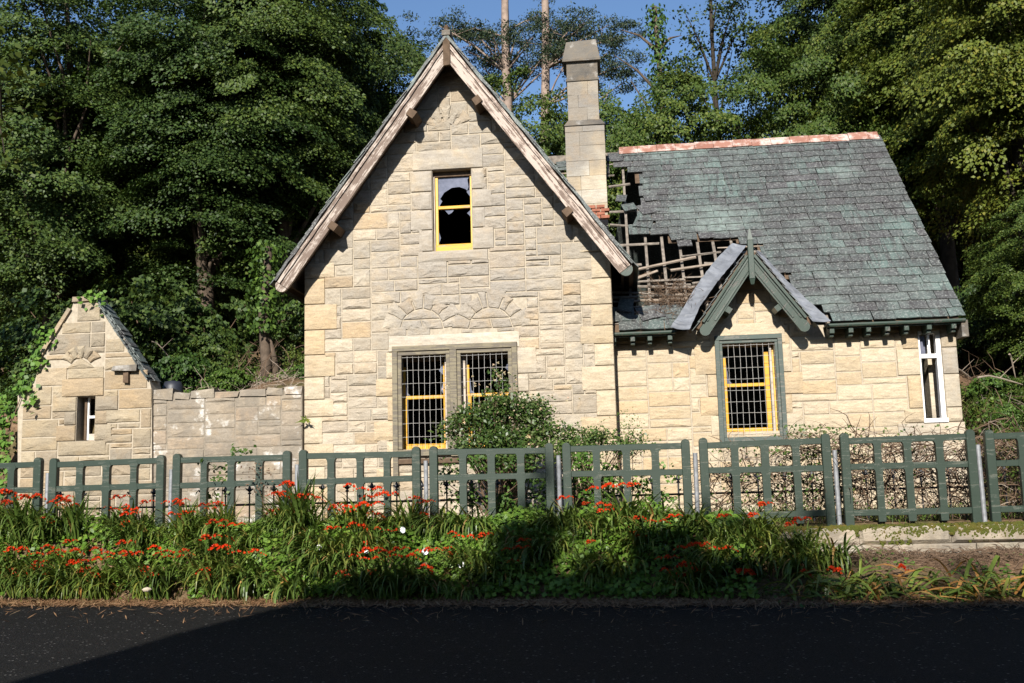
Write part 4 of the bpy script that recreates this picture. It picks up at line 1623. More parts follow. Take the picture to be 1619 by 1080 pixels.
vv = [(x, y, zc) for x, y in r0] + [(x, y, zc + 0.05) for x, y in r0] + [(x + random.uniform(-.015, .015), y, zt + random.uniform(-0.02, 0.02)) for x, y in r2]
fs = [(3, 2, 1, 0), (8, 9, 10, 11)]
for b in (0, 4):
    fs += [(b + i, b + (i + 1) % 4, b + 4 + (i + 1) % 4, b + 4 + i) for i in range(4)]
m.add(vv, fs)
m.build('chimney_cap', M['capstone'], chim)
# exposed brickwork at the foot of the stack
bx0, bz0 = at(936, 346, 22.6).x, at(936, 346, 22.6).z
for r in range(4):
    for k in range(2):
        m = MB()
        a = bx0 + k * 0.2 - (0.10 if r % 2 else 0)
        m.box(a + 0.006, 22.6 + random.uniform(-0.01, 0.01), bz0 + r * 0.08 + 0.005, a + 0.19, 22.75, bz0 + r * 0.08 + 0.07, 0.004)
        m.build('brick', M['brick'], chim)
# a few slipped slates and torn flashing beside the stack
for (u, v0, s) in ((984, 316, 0.24), (992, 330, 0.3), (880, 268, 0.5), (888, 262, 0.3)):
    x, t = roof_px(u, v0)
    vs, fs = slate_data(x - s / 2, x + s / 2, t - 0.15, 0.36, True)
    m = MB()
    m.add(vs, fs)
    m.build('slate', M['slate'], wroof)
fix_children(cottage)

# ------------------------------------------------------------------ outhouse and garden wall on the left
YO = 19.0
outh = thing('stone_outhouse', 'small ruined stone outhouse with crumbling pointed gable and slit window', 'outhouse', (-10.3, YO, 0.88))
ol = [(28, 840), (240, 840), (240, 618), (236, 600), (222, 582), (155, 484), (150, 476), (117, 476), (112, 492), (66, 566), (54, 606), (28, 626)]
olw = [xz(u, v, YO) for u, v in ol]
slit = rect_px(121, 627, 150, 697, YO)
m = MB()
m.slab(olw, [[(slit[0], slit[1]), (slit[2], slit[1]), (slit[2], slit[3]), (slit[0], slit[3])]], YO, YO + 0.45)
owall = m.build('gable_wall', M['mortar'], outh)
cov3 = []
lt = rect_px(98, 598, 165, 627, YO)
dressed(lt[0], slit[3], lt[2], lt[3], owall, 'outhouse', y=YO, cov=cov3)
zz = [slit[3] - (slit[3] - slit[1]) * f for f in (0, 0.33, 0.64, 1.0)]
for i, (wl, wr_) in enumerate(((0.50, 0.47), (0.25, 0.26), (0.40, 0.36))):
    dressed(slit[0] - wl, zz[i + 1], slit[0], zz[i], owall, 'outhouse', y=YO, cov=cov3)
    dressed(slit[2], zz[i + 1], slit[2] + wr_, zz[i], owall, 'outhouse', y=YO, cov=cov3)
dressed(slit[0] - 0.35, slit[1] - 0.28, slit[2] + 0.25, slit[1], owall, 'outhouse', y=YO, cov=cov3)
cov3.append(slit)
xa, xb = olw[0][0], olw[1][0]
for (a, b, c_, d) in snecked(xa, 0.8, xb, olw[6][1], cov3, 0.125, 0.15, (1, 2, 2, 2, 3), (2, 5)):
    cx, cz = (a + c_) / 2, (b + d) / 2
    ins = [inside(q, olw) for q in ((a + 0.03, b + 0.03), (c_ - 0.03, b + 0.03), (c_ - 0.03, d - 0.03), (a + 0.03, d - 0.03))]
    if sum(ins) < 2 or not inside((cx, cz), olw):
        continue
    oc = at(128, 582, YO)
    if math.hypot(cx - oc.x, cz - oc.z) < 0.40 and cz > oc.z + 0.02:
        continue
    # pull ragged corners in until the stone sits on the wall
    while a < c_ - 0.12 and not (inside((a + 0.02, cz), olw)):
        a += 0.05
    while c_ > a + 0.12 and not (inside((c_ - 0.02, cz), olw)):
        c_ -= 0.05
    place_stone('stone', rect(a, b, c_, d), YO, M['outhouse'], owall, bulge=random.uniform(0.015, 0.035), rough=random.choice((0.008, 0.013, 0.018)))
c0 = at(128, 582, YO)
for i in range(5):
    a0, a1 = math.radians(25 + 130 * i / 5), math.radians(25 + 130 * (i + 1) / 5)
    pl = [(c0.x + r * math.cos(a), c0.z + r * math.sin(a)) for r, a in ((0.20, a0), (0.46, a0), (0.46, a1), (0.20, a1))]
    place_stone('voussoir', pl, YO - 0.012, M['outhouse'], owall, bulge=0.038, rough=0.008)
pl = [(c0.x - 0.44, c0.z - 0.02), (c0.x + 0.44, c0.z - 0.02), (c0.x + 0.40, c0.z + 0.18), (c0.x + 0.18, c0.z + 0.09), (c0.x, c0.z + 0.20), (c0.x - 0.18, c0.z + 0.09), (c0.x - 0.40, c0.z + 0.18)]
place_stone('tympanum_stone', [(c0.x - 0.30, c0.z - 0.02), (c0.x + 0.30, c0.z - 0.02), (c0.x + 0.19, c0.z + 0.09), (c0.x, c0.z + 0.20), (c0.x - 0.19, c0.z + 0.09)], YO - 0.008, M['outhouse'], owall, bulge=0.036, rough=0.010)
# coping on the left rake and peak
m = MB()
p0, p1 = at(62, 570, YO), at(114, 488, YO)
m.beam((p0.x - 0.03, YO + 0.18, p0.z), (p1.x - 0.03, YO + 0.18, p1.z), (-0.8, 0, 0.6), 0.46, 0.07, 0.01)
m.build('coping_stone', M['outhouse'], outh)
m = MB()
p0 = at(117, 478, YO)
p1 = at(152, 478, YO)
m.box(p0.x, YO - 0.05, p0.z, p1.x, YO + 0.45, p0.z + 0.10, 0.015)
m.build('coping_stone', M['outhouse'], outh)
# broken slate roof on the right rake
a, b = at(152, 478, YO), at(226, 592, YO)
t = Vector((b.x - a.x, 0, b.z - a.z))
L = t.length
t.normalize()
nn = Vector((-t.z, 0, t.x))
for i in range(26):
    for row in range(3):
        s = L * (i + random.uniform(-0.2, 0.4)) / 26
        p = Vector((a.x, 0, a.z)) + t * s + nn * (0.02 + row * 0.018 + random.uniform(0, 0.02))
        q = p + t * random.uniform(0.16, 0.3) + nn * random.uniform(0.0, 0.035)
        y = YO - 0.07 + random.uniform(-0.05, 0.04) + row * 0.06
        m = MB()
        m.beam((p.x, y + 0.15, p.z), (q.x, y + 0.15, q.z), nn, random.uniform(0.24, 0.34), 0.014, 0.008)
        m.build('slate', M['slate'], outh)
m = MB()
m.box(xa + 0.02, YO + 0.45, 0.8, xa + 0.4, YO + 3.4, 3.4)
m.box(xb - 0.4, YO + 0.45, 0.8, xb - 0.02, YO + 3.4, 3.4)
m.build('side_wall', M['mortar_dark'], outh)
p0 = at(180, 590, YO - 0.05)
m = MB()
m.box(p0.x, YO - 0.14, p0.z + 0.02, p0.x + 0.50, YO + 0.2, p0.z + 0.14, 0.02)
m.build('kneeler_slab', M['capstone'], outh)
m = MB()
m.box(p0.x + 0.2, YO - 0.09, p0.z - 0.2, p0.x + 0.32, YO + 0.1, p0.z + 0.018, 0.015)
m.build('corbel', M['timber_dark'], outh)
# slit window joinery
win = bar('window', (slit[0] + 0.07, slit[1] + 0.02, slit[0] + 0.12, slit[3]), YO + 0.16, YO + 0.24, M['timber_dark'], outh)
zm = (slit[1] + slit[3]) / 2 + 0.04
bar('sash_stile', (slit[0] + 0.121, slit[1] + 0.02, slit[0] + 0.155, slit[3]), YO + 0.18, YO + 0.23, M['white'], win)
bar('meeting_rail', (slit[0] + 0.156, zm - 0.025, slit[2], zm + 0.025), YO + 0.17, YO + 0.23, M['white'], win)
bar('bottom_rail', (slit[0] + 0.156, slit[1] + 0.01, slit[2], slit[1] + 0.14), YO + 0.17, YO + 0.23, M['lining'], win)
m = MB()
m.box(xa + 0.41, YO + 0.46, 3.35, xb - 0.41, YO + 3.4, 3.45)
m.box(xa + 0.02, YO + 3.4, 0.8, xb - 0.02, YO + 3.7, 3.4)
m.build('added_light_block', M['interior'], outh)  # ceiling slab and back wall added to keep skylight out of the outhouse
fix_children(outh)

YGW = 19.08
gw = thing('garden_wall', 'weathered stone garden wall with white lichen joining outhouse to cottage', 'wall', (-7.5, YGW, 0.88))
xa, xb = at(240, 700, YGW).x, GX0 - 0.03
zt = at(300, 618, YGW).z
m = MB()
m.box(xa, YGW, 0.75, xb, YGW + 0.5, zt - 0.04)
core = m.build('wall_core', M['mortar_dark'], gw)
for (a, b, c_, d) in snecked(xa, 0.8, xb, zt - 0.16, [], 0.13, 0.15, (1, 2, 2, 2), (2, 5)):
    place_stone('stone', rect(a, b, c_, d), YGW, M['weathered'], core, bulge=random.uniform(0.008, 0.022), rough=random.choice((0.005, 0.009)))
x = xa
while x < xb - 0.1:
    x2 = min(xb, x + random.uniform(0.22, 0.6))
    m = MB()
    h = random.uniform(0.10, 0.20)
    m.box(x + 0.01, YGW - 0.03, zt - 0.15, x2 - 0.01, YGW + 0.5, zt - 0.15 + h, 0.022)
    m.build('coping_stone', M['weathered'], gw)
    x = x2
fix_children(gw)

# ------------------------------------------------------------------ low plinth wall under the fence, right
pl = thing('plinth_wall', 'low mossy stone plinth wall under the right end of the green fence', 'wall', (5, 15.3, 0.3))
xs = [0.9, 2.05, 3.2, 4.45, 5.6, 6.9, 8.4]
for i in range(6):
    m = MB()
    m.cham(xs[i] + 0.004, 15.10, 0.58, xs[i + 1] - 0.004, 15.62, 0.83 + random.uniform(-0.006, 0.006), 0.05)
    m.v = [(a + random.uniform(-.006, .006), b + random.uniform(-.012, .012), c + random.uniform(-.012, .006)) for a, b, c in m.v]
    m.build('coping_stone', M['plinth'], pl)
    m = MB()
    m.cham(xs[i] + 0.3, 15.06, 0.15, xs[i + 1] + 0.29, 15.55, 0.578, 0.015)
    m.build('base_stone', M['plinth'], pl)
# moss: thousands of small tufts where the noise field lets them grow
m = MB()
rm = random.Random(9)
cnt = 0
while cnt < 4200:
    x = rm.uniform(0.9, 8.3)
    onface = rm.random() < 0.55
    f = noise.noise(Vector((x * 0.9, 3.1, 0.0))) + 0.55 * noise.noise(Vector((x * 3.2, 7.7, 0.0)))
    depth = 0.06 + 0.42 * max(0.0, f + 0.22) * (1.0 if 1.4 < x < 3.9 else 0.45)
    if onface:
        zz = 0.84 - abs(rm.gauss(0, 0.55)) * depth
        if zz < 0.40:
            continue
        y = 15.10 + (0.05 * max(0, (zz - 0.78) / 0.05) if zz > 0.78 else 0) - (0.03 if zz < 0.578 else 0.0)
    else:
        y, zz = rm.uniform(15.13, 15.55), 0.832
        if f + rm.gauss(0, 0.15) < -0.12:
            continue
    r = rm.uniform(0.012, 0.034)
    k = 5
    pts = []
    for a in range(k):
        an = 6.283 * a / k + rm.random()
        ca, sa = r * math.cos(an) * rm.uniform(.7, 1.2), r * math.sin(an) * rm.uniform(.7, 1.2)
        pts.append((x + ca, y + 0.008, zz + sa) if onface else (x + ca, y + sa, zz - 0.006))
    tip = (x + rm.gauss(0, .004), y - r * 0.55, zz + r * 0.2) if onface else (x, y, zz + r * 0.6)
    m.add(pts + [tip], [(a, (a + 1) % k, k) for a in range(k)])
    cnt += 1
o = m.build('moss', M['moss'], pl, True, kind='stuff')
fix_children(pl)

# ------------------------------------------------------------------ fence
YF = 15.6


def flare_upright(m, x, w, z0, z1, zr, y0, y1):
    """upright that widens into each rail (zr = rail centre heights)"""
    prof = []
    zs_ = []
    for a, b in zip(zr[:-1], zr[1:]):
        lo, hi = a + 0.04, b - 0.04
        zs_ += [(lo, w * 0.60), (lo + 0.015, w * 0.53), (lo + 0.04, w * 0.5), (hi - 0.06, w * 0.5), (hi - 0.025, w * 0.56), (hi, w * 0.72)]
    zs_ = [(z0, w * 0.5)] + zs_ + [(z1, w * 0.5)]
    n = len(zs_)
    left = [(x - h, z) for z, h in zs_]
    right = [(x + h, z) for z, h in zs_]
    vv = []
    for (p, q) in zip(left, right):
        vv += [(p[0], y0, p[1]), (q[0], y0, q[1]), (q[0], y1, q[1]), (p[0], y1, p[1])]
    ff = [(3, 2, 1, 0), (4 * n - 4, 4 * n - 3, 4 * n - 2, 4 * n - 1)]
    for i in range(n - 1):
        for k in range(4):
            ff.append((4 * i + k, 4 * i + (k + 1) % 4, 4 * i + 4 + (k + 1) % 4, 4 * i + 4 + k))
    m.add(vv, ff)


def post_mesh(x, w, z0, z1, y0, y1):
    m = MB()
    r = w / 2
    prof = [(-r, z0), (r, z0), (r, z1 - r * 0.9)] + [(r * math.cos(a), z1 - r * 0.9 + r * 0.9 * math.sin(a)) for a in (0.5, 1.0, 1.57, 2.14, 2.64)] + [(-r, z1 - r * 0.9)]
    n = len(prof)
    c = 0.006
    vv = [(x + p * 0.9, y0, z) for p, z in prof] + [(x + p, y0 + c, z) for p, z in prof] + [(x + p, y1, z) for p, z in prof]
    ff = [tuple(range(n)), tuple(reversed(range(2 * n, 3 * n)))]
    for k in range(2):
        ff += [(k * n + i, (k + 1) * n + i, (k + 1) * n + (i + 1) % n, k * n + (i + 1) % n) for i in range(n)]
    m.add(vv, ff)
    return m


fence_labels = ['green timber fence panel cut off by the left edge of the photo',
                'green timber fence panel in front of the ruined outhouse with the slit window',
                'green timber fence panel in front of the lichen-spotted garden wall',
                'green timber fence panel below the left half of the double window, bare wall behind it',
                'green timber fence panel with the rose bush leaning over its top rail',
                'green timber fence panel with leafy bindweed behind it, just right of the rose bush',
                'green timber fence panel below the mesh-covered window under the dormer',
                'green timber fence panel in front of brown brambles, below the white end window',
                'green timber fence panel cut off by the right edge of the photo']
cent0 = -8.07
for i in range(9):
    xc = cent0 + 2.022 * (i - 1)
    zb = 0.875
    lean = random.uniform(-0.008, 0.008)
    t = thing('fence_panel', fence_labels[i], 'fence', (xc, YF, zb), 0, 'green timber fence panels along the bank')
    hw = 0.94
    top = 1.275 + random.uniform(-0.015, 0.015)
    zr = [0.13, 0.79, 1.17]
    for sx in (-1, 1):
        post_mesh(sx * (hw - 0.06), 0.125, -0.06, top, -0.05, 0.05).build('post', M['green'], t)
    for z in zr:
        m = MB()
        m.cham(-hw + 0.12, -0.035, z - 0.045, hw - 0.12, 0.035, z + 0.045, 0.006)
        m.v = [(a, b, c + 0.010 * math.sin(a * 1.7 + i + z * 5) * (1 if abs(a) < hw - .1 else 1)) for a, b, c in m.v]
        m.build('rail', M['green'], t)
    for k in (-1, 0, 1):
        m = MB()
        flare_upright(m, k * 0.435 + random.uniform(-0.012, 0.012), 0.105 + random.uniform(-0.008, 0.006), 0.0, zr[2] + 0.02, zr, -0.042, 0.042)
        m.build('upright', M['green'], t)
    t.rotation_euler = (random.uniform(-0.01, 0.01), lean * 0.5, 0)

pole_labels = ['thin grey steel pole between the leftmost panel and the panel before the outhouse',
               'grey steel pole at the joint of the panels before outhouse and garden wall',
               'grey steel pole at the corner where garden wall meets the tall gable',
               'grey steel pole just left of the rose bush, below the double window',
               'grey steel pole just right of the rose bush',
               'white-flecked grey steel pole left of the window under the dormer',
               'grey steel pole right of the dormer window, brambles spilling over its top',
               'grey steel pole nearest the right edge of the photo']
for i in range(8):
    xc = cent0 + 2.022 * (i - 0.5)
    t = thing('steel_pole', pole_labels[i], 'pole', (xc, YF + 0.06, 0.8), 0, 'grey steel poles between the fence panels')
    h = [1.10, 1.10, 1.12, 1.12, 1.14, 1.12, 1.10, 1.12][i]
    ln_ = random.uniform(-0.012, 0.012)
    m = MB()
    m.tube([(0, 0, -0.15), (ln_, 0, h)], 0.034, 12)
    m.build('tube', M['galv'], t, False)
    m = MB()
    m.tube([(ln_, 0, h), (ln_, 0, h + 0.015)], 0.036, 12)
    m.build('cap', M['galv'], t)

# iron railing with fleur-de-lis finials behind the fence
YI = 16.25
rail = thing('iron_railing', 'low black iron railing with fleur-de-lis heads running behind the green fence', 'railing', (0, YI, 0.85))
m = MB()
m.tube([(-11, YI, 1.335), (-4, YI, 1.33), (2, YI, 1.33), (8.5, YI, 1.335)], 0.016, 8)
m.build('rail', M['iron'], rail)
m = MB()
m.tube([(-11, YI, 0.95), (8.5, YI, 0.95)], 0.014, 6)
m.build('rail', M['iron'], rail)
mbp = MB()
mbp.tube([(0, 0, 0), (0, 0, 0.62)], 0.013, 6)
mbp.tube([(0, 0, 0.62), (0, 0, 0.635), (0, 0, 0.65)], [0.028, 0.03, 0.02], 6)
bar_me = mbp.build('bar', M['iron'], rail)
fm = MB()
fm.tube([(0, 0, 0.65), (0, 0, 0.69), (0, 0, 0.72), (0, 0, 0.77)], [0.012, 0.032, 0.026, 0.002], 6)
for s in (-1, 1):
    fm.tube([(0, 0, 0.655), (s * 0.028, 0, 0.685), (s * 0.05, 0, 0.70), (s * 0.062, 0, 0.682)], [0.010, 0.016, 0.014, 0.004], 5)
fin = fm.build('finial', M['iron'], bar_me)
xx = -10.8
first = True
while xx < 8.4:
    if first:
        b = bar_me
        first = False
    else:
        b = bar_me.copy()
        COL.objects.link(b)
        f = fin.copy()
        COL.objects.link(f)
        f.parent = b
    b.location = (xx, YI, 0.88)
    xx += 0.40
fix_children(rail)

# dark barrel behind the garden wall
m = MB()
p = at(270, 612, 19.85)
m.tube([(p.x, 19.95, 3.2), (p.x, 19.95, 3.45), (p.x, 19.95, 3.68), (p.x, 19.95, 3.78), (p.x, 19.95, 3.80)], [0.20, 0.215, 0.20, 0.16, 0.06], 16)
tag(m.build('barrel', M['barrel'], None, True), 'dark rounded plastic barrel standing behind the garden wall', 'barrel')

# ------------------------------------------------------------------ trees


def crown_arrays(rng, rx, rz, cz, nclump, per, leaf, flat=0.14, clump=0.62, bias=0.42, lob=0.35, droop=0.5, hollow=0.0):
    """leaf-sized faces gathered in layered sprays through an uneven crown"""
    d = unit(rng.normal(0, 1, (nclump, 3)))
    lobes = unit(rng.normal(0, 1, (9, 3)))
    amp = rng.uniform(-lob, lob, 9)
    rad = 1.0 + np.sum(np.maximum(0, d @ lobes.T) ** 4 * amp, axis=1)
    r = np.maximum(rng.random(nclump) ** bias, hollow) * rad
    cc = d * r[:, None] * np.array([rx, rx, rz]) + np.array([0, 0, cz])
    out = unit(d * np.array([1, 1, 0.5]) + 1e-6)
    cr = rng.uniform(0.6, 1.3, nclump) * clump
    n = nclump * per
    idx = np.repeat(np.arange(nclump), per)
    # position in the spray
    a = rng.uniform(0, 2 * math.pi, n)
    rr = np.sqrt(rng.random(n)) * cr[idx]
    lx, ly = rr * np.cos(a), rr * np.sin(a)
    tilt = rng.normal(0, 0.25, (nclump, 2)) + out[:, :2] * -0.45
    lz = lx * tilt[idx, 0] + ly * tilt[idx, 1] - droop * (rr ** 2) + rng.normal(0, flat, n) * cr[idx]
    c = cc[idx] + np.stack([lx, ly, lz], 1)
    nr = np.stack([-tilt[idx, 0] + out[idx, 0] * 0.4 + rng.normal(0, 0.55, n), -tilt[idx, 1] + out[idx, 1] * 0.4 + rng.normal(0, 0.55, n), 0.75 + rng.normal(0, 0.35, n)], 1)
    dr = np.stack([lx + rng.normal(0, 0.3, n) * cr[idx] + out[idx, 0] * .4, ly + rng.normal(0, 0.3, n) * cr[idx] + out[idx, 1] * .4, rng.normal(-0.35, 0.35, n)], 1)
    ln = rng.uniform(0.65, 1.3, n) * leaf
    v, q = leaf_arrays(c, nr, dr, ln, ln * rng.uniform(0.55, 0.85, n))
    return v, q, cc


def limb_mesh(mb, rng, base_r, h, targets, lean=0.0, n=7):
    """tapered trunk with limbs that reach for some of the crown's sprays"""
    pts, rad = [], []
    x = y = 0.0
    for i in range(9):
        f = i / 8
        pts.append((x, y, h * f - 0.3))
        rad.append(base_r * (1.25 if i == 0 else 1.0) * (1 - 0.85 * f) + 0.015)
        x += rng.normal(lean, 0.06) * h / 8
        y += rng.normal(0, 0.06) * h / 8
    mb.tube(pts, rad, n)
    for t in targets:
        f = min(0.92, max(0.25, (t[2] - 0.18 * h) / h * 0.85))
        i = int(f * 8)
        p = Vector(pts[i])
        q = Vector(t)
        mid = p.lerp(q, 0.5) + Vector((rng.normal(0, 0.2), rng.normal(0, 0.2), 0.12 * (q - p).length))
        r0 = rad[i] * 0.45
        mb.tube([p, p.lerp(mid, 0.5), mid, mid.lerp(q, 0.6), q], [r0, r0 * 0.8, r0 * 0.6, r0 * 0.4, 0.012], 5, False)


def make_tree(name, label, cat, leafm, barkm, group, seed, rx, rz, cz, nclump, per, leaf, trunk_r, trunk_h, nl=14, **kw):
    rng = np.random.default_rng(seed)
    t = thing(name, label, cat, (0, 0, 0), 0, group)
    v, q, cc = crown_arrays(rng, rx, rz, cz, nclump, per, leaf, **kw)
    o = link('crown', np_mesh('crown', v, q, leafm), t)
    mb = MB()
    sel = [cc[i] for i in rng.choice(len(cc), nl, replace=False)]
    limb_mesh(mb, rng, trunk_r, trunk_h, sel)
    mb.build('trunk', barkm, t, True)
    return t


G_L, G_M, G_R = 'trees on the hillside left of the gable', 'trees behind the cottage roof', 'trees on the hillside right of the cottage'
protoA = make_tree('sycamore_tree', 'x', 'tree', M['leaf_dark'], M['bark'], G_L, 3, 3.3, 5.2, 7.0, 250, 620, 0.09, 0.26, 11.5, clump=0.82, droop=0.42, flat=0.10)
protoB = make_tree('ash_tree', 'x', 'tree', M['leaf_mid'], M['bark_dark'], G_M, 5, 2.9, 3.6, 4.9, 240, 420, 0.086, 0.17, 7.5, clump=0.6)
protoC = make_tree('maple_tree', 'x', 'tree', M['leaf_olive'], M['bark_dark'], G_R, 8, 3.2, 5.0, 7.2, 260, 360, 0.10, 0.24, 11.5, clump=0.72, flat=0.10)
protoD = make_tree('beech_tree', 'x', 'tree', M['leaf_dark'], M['bark_dark'], G_L, 13, 3.4, 5.4, 8.2, 200, 340, 0.09, 0.2, 13.0, bias=0.5, clump=0.55)
used = {}


def put(proto, label, x, y, s, rz, group, sz=1.0, mat=None):
    key = id(proto)
    if key not in used:
        used[key] = 1
        t = proto
    else:
        t = copy_tree(proto)
    t.location = (x, y, gz(x, y) - 0.1)
    t.rotation_euler = (0, 0, rz)
    t.scale = (s, s, s * sz)
    t['label'] = label
    t['group'] = group
    return t


def xu(u, Y):
    return (u - 982) / 1640 * Y


left_trees = [
    (protoA, 25, 25.5, 1.0, 0.3, 0.98, 'broad dark sycamore at the far left edge, rising above the outhouse'),
    (protoA, 150, 28.0, 1.05, 1.9, 0.82, 'tall sycamore directly behind the peak of the ruined outhouse'),
    (protoA, 300, 25.8, 1.0, 3.3, 0.9, 'sycamore with layered leafy sprays above the garden wall, nearest the wall'),
    (protoA, 430, 27.0, 1.0, 4.6, 1.0, 'dark sycamore leaning towards the left slope of the gable'),
    (protoD, 482, 29.5, 0.98, 0.8, 1.05, 'beech whose right side is outlined on the open blue sky'),
    (protoD, 90, 33.0, 1.0, 2.6, 0.95, 'tall beech at the far left with sky showing through its top'),
    (protoD, 250, 33.5, 1.0, 4.0, 0.8, 'tall thin-topped beech behind the layered sycamore'),
    (protoD, 390, 34.0, 1.0, 5.5, 0.85, 'second tall beech back from the gable, sky flecked in its crown'),
    (protoB, 600, 32.0, 1.15, 0.5, 1.0, 'rounded low ash filling the corner beside the left gable slope'),
    (protoB, 470, 29.0, 0.9, 1.1, 1.0, 'small ash with lit leaves under the left end of the bargeboard'),
    (protoB, 40, 29.5, 1.15, 0.2, 0.9, 'low ash filling the shade under the far left sycamore'),
    (protoB, 130, 32.0, 1.2, 1.3, 0.9, 'low ash in the gloom behind the outhouse peak'),
    (protoB, 215, 29.0, 1.0, 2.9, 0.85, 'low ash between two sycamore trunks above the outhouse roof'),
    (protoB, 300, 31.5, 1.25, 4.4, 0.95, 'low ash in the dark gap over the garden wall'),
    (protoB, 380, 30.0, 1.1, 5.9, 0.9, 'low ash in the gap left of the bare trunk'),
    (protoB, 540, 33.0, 1.2, 3.3, 1.0, 'low ash closing the gap behind the left gable slope'),
    (protoB, 640, 36.0, 1.1, 2.1, 0.85, 'ash seen just left of the gable peak, low against the sky'),
]
for pr, u, Y, s, rz, sz, lb in left_trees:
    put(pr, lb, xu(u, Y), Y, s, rz, G_L, sz)
mid_trees = [
    (protoB, 765, 33.5, 1.0, 2.2, 0.9, 'bushy ash just right of the gable peak'),
    (protoB, 850, 32.5, 1.05, 3.0, 1.18, 'bushy ash immediately left of the chimney'),
    (protoB, 985, 33.5, 1.05, 0.2, 1.10, 'bushy ash immediately right of the chimney'),
    (protoB, 1085, 33.0, 1.1, 4.1, 1.09, 'bushy ash over the left end of the terracotta ridge'),
    (protoB, 1180, 32.5, 1.15, 5.2, 1.13, 'highest bushy ash over the middle of the terracotta ridge'),
    (protoB, 1290, 33.0, 1.15, 1.4, 1.12, 'bushy ash over the right end of the terracotta ridge'),
    (protoB, 925, 35.0, 0.95, 1.0, 1.15, 'bushy ash hidden mostly behind the chimney stack'),
    (protoB, 1035, 34.5, 0.9, 5.0, 1.15, 'bushy ash in front of the ivy-clad trunk'),
    (protoB, 1385, 34.5, 1.1, 2.7, 1.2, 'bushy ash just beyond the right end of the roof ridge'),
]
for pr, u, Y, s, rz, sz, lb in mid_trees:
    put(pr, lb, xu(u, Y), Y, s, rz, G_M, sz)
right_trees = [
    (protoC, 1500, 30.5, 1.0, 0.4, 1.05, 'olive green maple in the gap right of the slate verge'),
    (protoC, 1615, 26.5, 0.95, 2.0, 1.15, 'large yellowing maple with drooping sprays at the far right edge'),
    (protoC, 1590, 34.5, 1.15, 3.5, 1.15, 'tall maple at the top right corner, behind the yellowing one'),
    (protoD, 1330, 38.0, 1.1, 0.9, 1.1, 'thin dark beech with branches spread over the sky, right of the blue gap'),
    (protoD, 1425, 36.0, 1.15, 2.4, 1.15, 'dark ivy-trunked beech standing over the right end of the roof'),
    (protoD, 1530, 38.5, 1.2, 4.9, 1.15, 'tall dark beech between the two maples'),
    (protoD, 1700, 33.0, 1.15, 5.7, 1.1, 'dark beech partly outside the right edge'),
    (protoB, 1640, 22.5, 0.55, 0.6, 0.9, 'low leafy sapling on the slope at the right edge'),
    (protoB, 1515, 34.0, 0.95, 3.9, 0.85, 'low ash in deep shade behind the slate verge'),
]
for pr, u, Y, s, rz, sz, lb in right_trees:
    put(pr, lb, xu(u, Y), Y, s, rz, G_R, sz)
# a dark far wood that closes the lower gaps between the trunks
rng = np.random.default_rng(21)
allv, allq = [], []
off = 0
for i in range(26):
    Y = rng.uniform(40, 46)
    u = -150 + i * 75
    if 560 < u < 720 or 1040 < u < 1300:
        h = 3.0
    else:
        h = 5.0
    v, q, cc = crown_arrays(rng, 2.6, h * 0.55, h * 0.5, 90, 60, 0.26, clump=0.8)
    x = xu(u, Y)
    v = v + np.array([x, Y, gz(x, Y) - 0.4])
    allv.append(v)
    allq.append(q + off)
    off += len(v)
link('distant_wood', np_mesh('distant_wood', np.concatenate(allv), np.concatenate(allq), M['leaf_dark']), None, 'stuff')

# Scots pines: tall bare trunks and sparse dark tufts against the sky


def make_pine(label, u, Y, vtop, lean, seed, tufts):
    rng = np.random.default_rng(seed)
    x = xu(u, Y)
    z0 = gz(x, Y)
    H = 1.5 + (770 - vtop) / 1640 * Y - z0 + 2.0
    t = thing('pine_tree', label, 'tree', (x, Y, z0 - 0.2), 0, 'tall pines against the sky')
    mb = MB()
    pts = [(lean * H * f + 0.12 * math.sin(f * 7 + seed), 0.1 * math.sin(f * 5), H * f) for f in np.linspace(0, 1, 12)]
    mb.tube(pts, [0.27 * (1 - 0.45 * f) for f in np.linspace(0, 1, 12)], 9)
    cl = []
    for (tu, tv) in tufts:
        # a branch from the trunk to each tuft
        Yt = Y + rng.uniform(-1.5, 1.5)
        p = Vector(((tu - 982) / 1640 * Yt - x, Yt - Y, 1.5 + (770 - tv) / 1640 * Yt - z0 + 0.2))
        f = min(0.97, max(0.4, (p.z - rng.uniform(0.2, 1.2)) / H))
        i = int(f * 11)
        b = Vector(pts[i])
        md = b.lerp(p, 0.5) + Vector((0, 0, rng.uniform(-0.1, 0.4)))
        mb.tube([b, b.lerp(md, 0.6), md, md.lerp(p, 0.6), p], [0.055, 0.045, 0.036, 0.026, 0.012], 5, False)
        for k in range(4):
            q = md.lerp(p, rng.uniform(0.2, 1)) + Vector(rng.normal(0, 0.25, 3))
            mb.tube([md.lerp(p, 0.5), q], [0.02, 0.006], 4, False)
        cl.append(p)
    mb.build('trunk', M['bark_pine'], t, True)
    n = 520
    C, D = [], []
    for p in cl:
        k = rng.integers(5, 10)
        sub = np.array(p) + rng.normal(0, 1, (k, 3)) * np.array([0.6, 0.5, 0.26])
        for s in sub:
            m_ = 110
            d = unit(rng.normal(0, 1, (m_, 3)) + np.array([0, 0, 0.5]))
            C.append(s + rng.normal(0, 1, (m_, 3)) * np.array([0.22, 0.2, 0.09]))
            D.append(d)
    C, D = np.concatenate(C), np.concatenate(D)
    nn = len(C)
    v, q = leaf_arrays(C, rng.normal(0, 1, (nn, 3)), D, rng.uniform(0.09, 0.17, nn), rng.uniform(0.035, 0.065, nn))
    link('crown', np_mesh('crown', v, q, M['leaf_pine']), t)
    return t


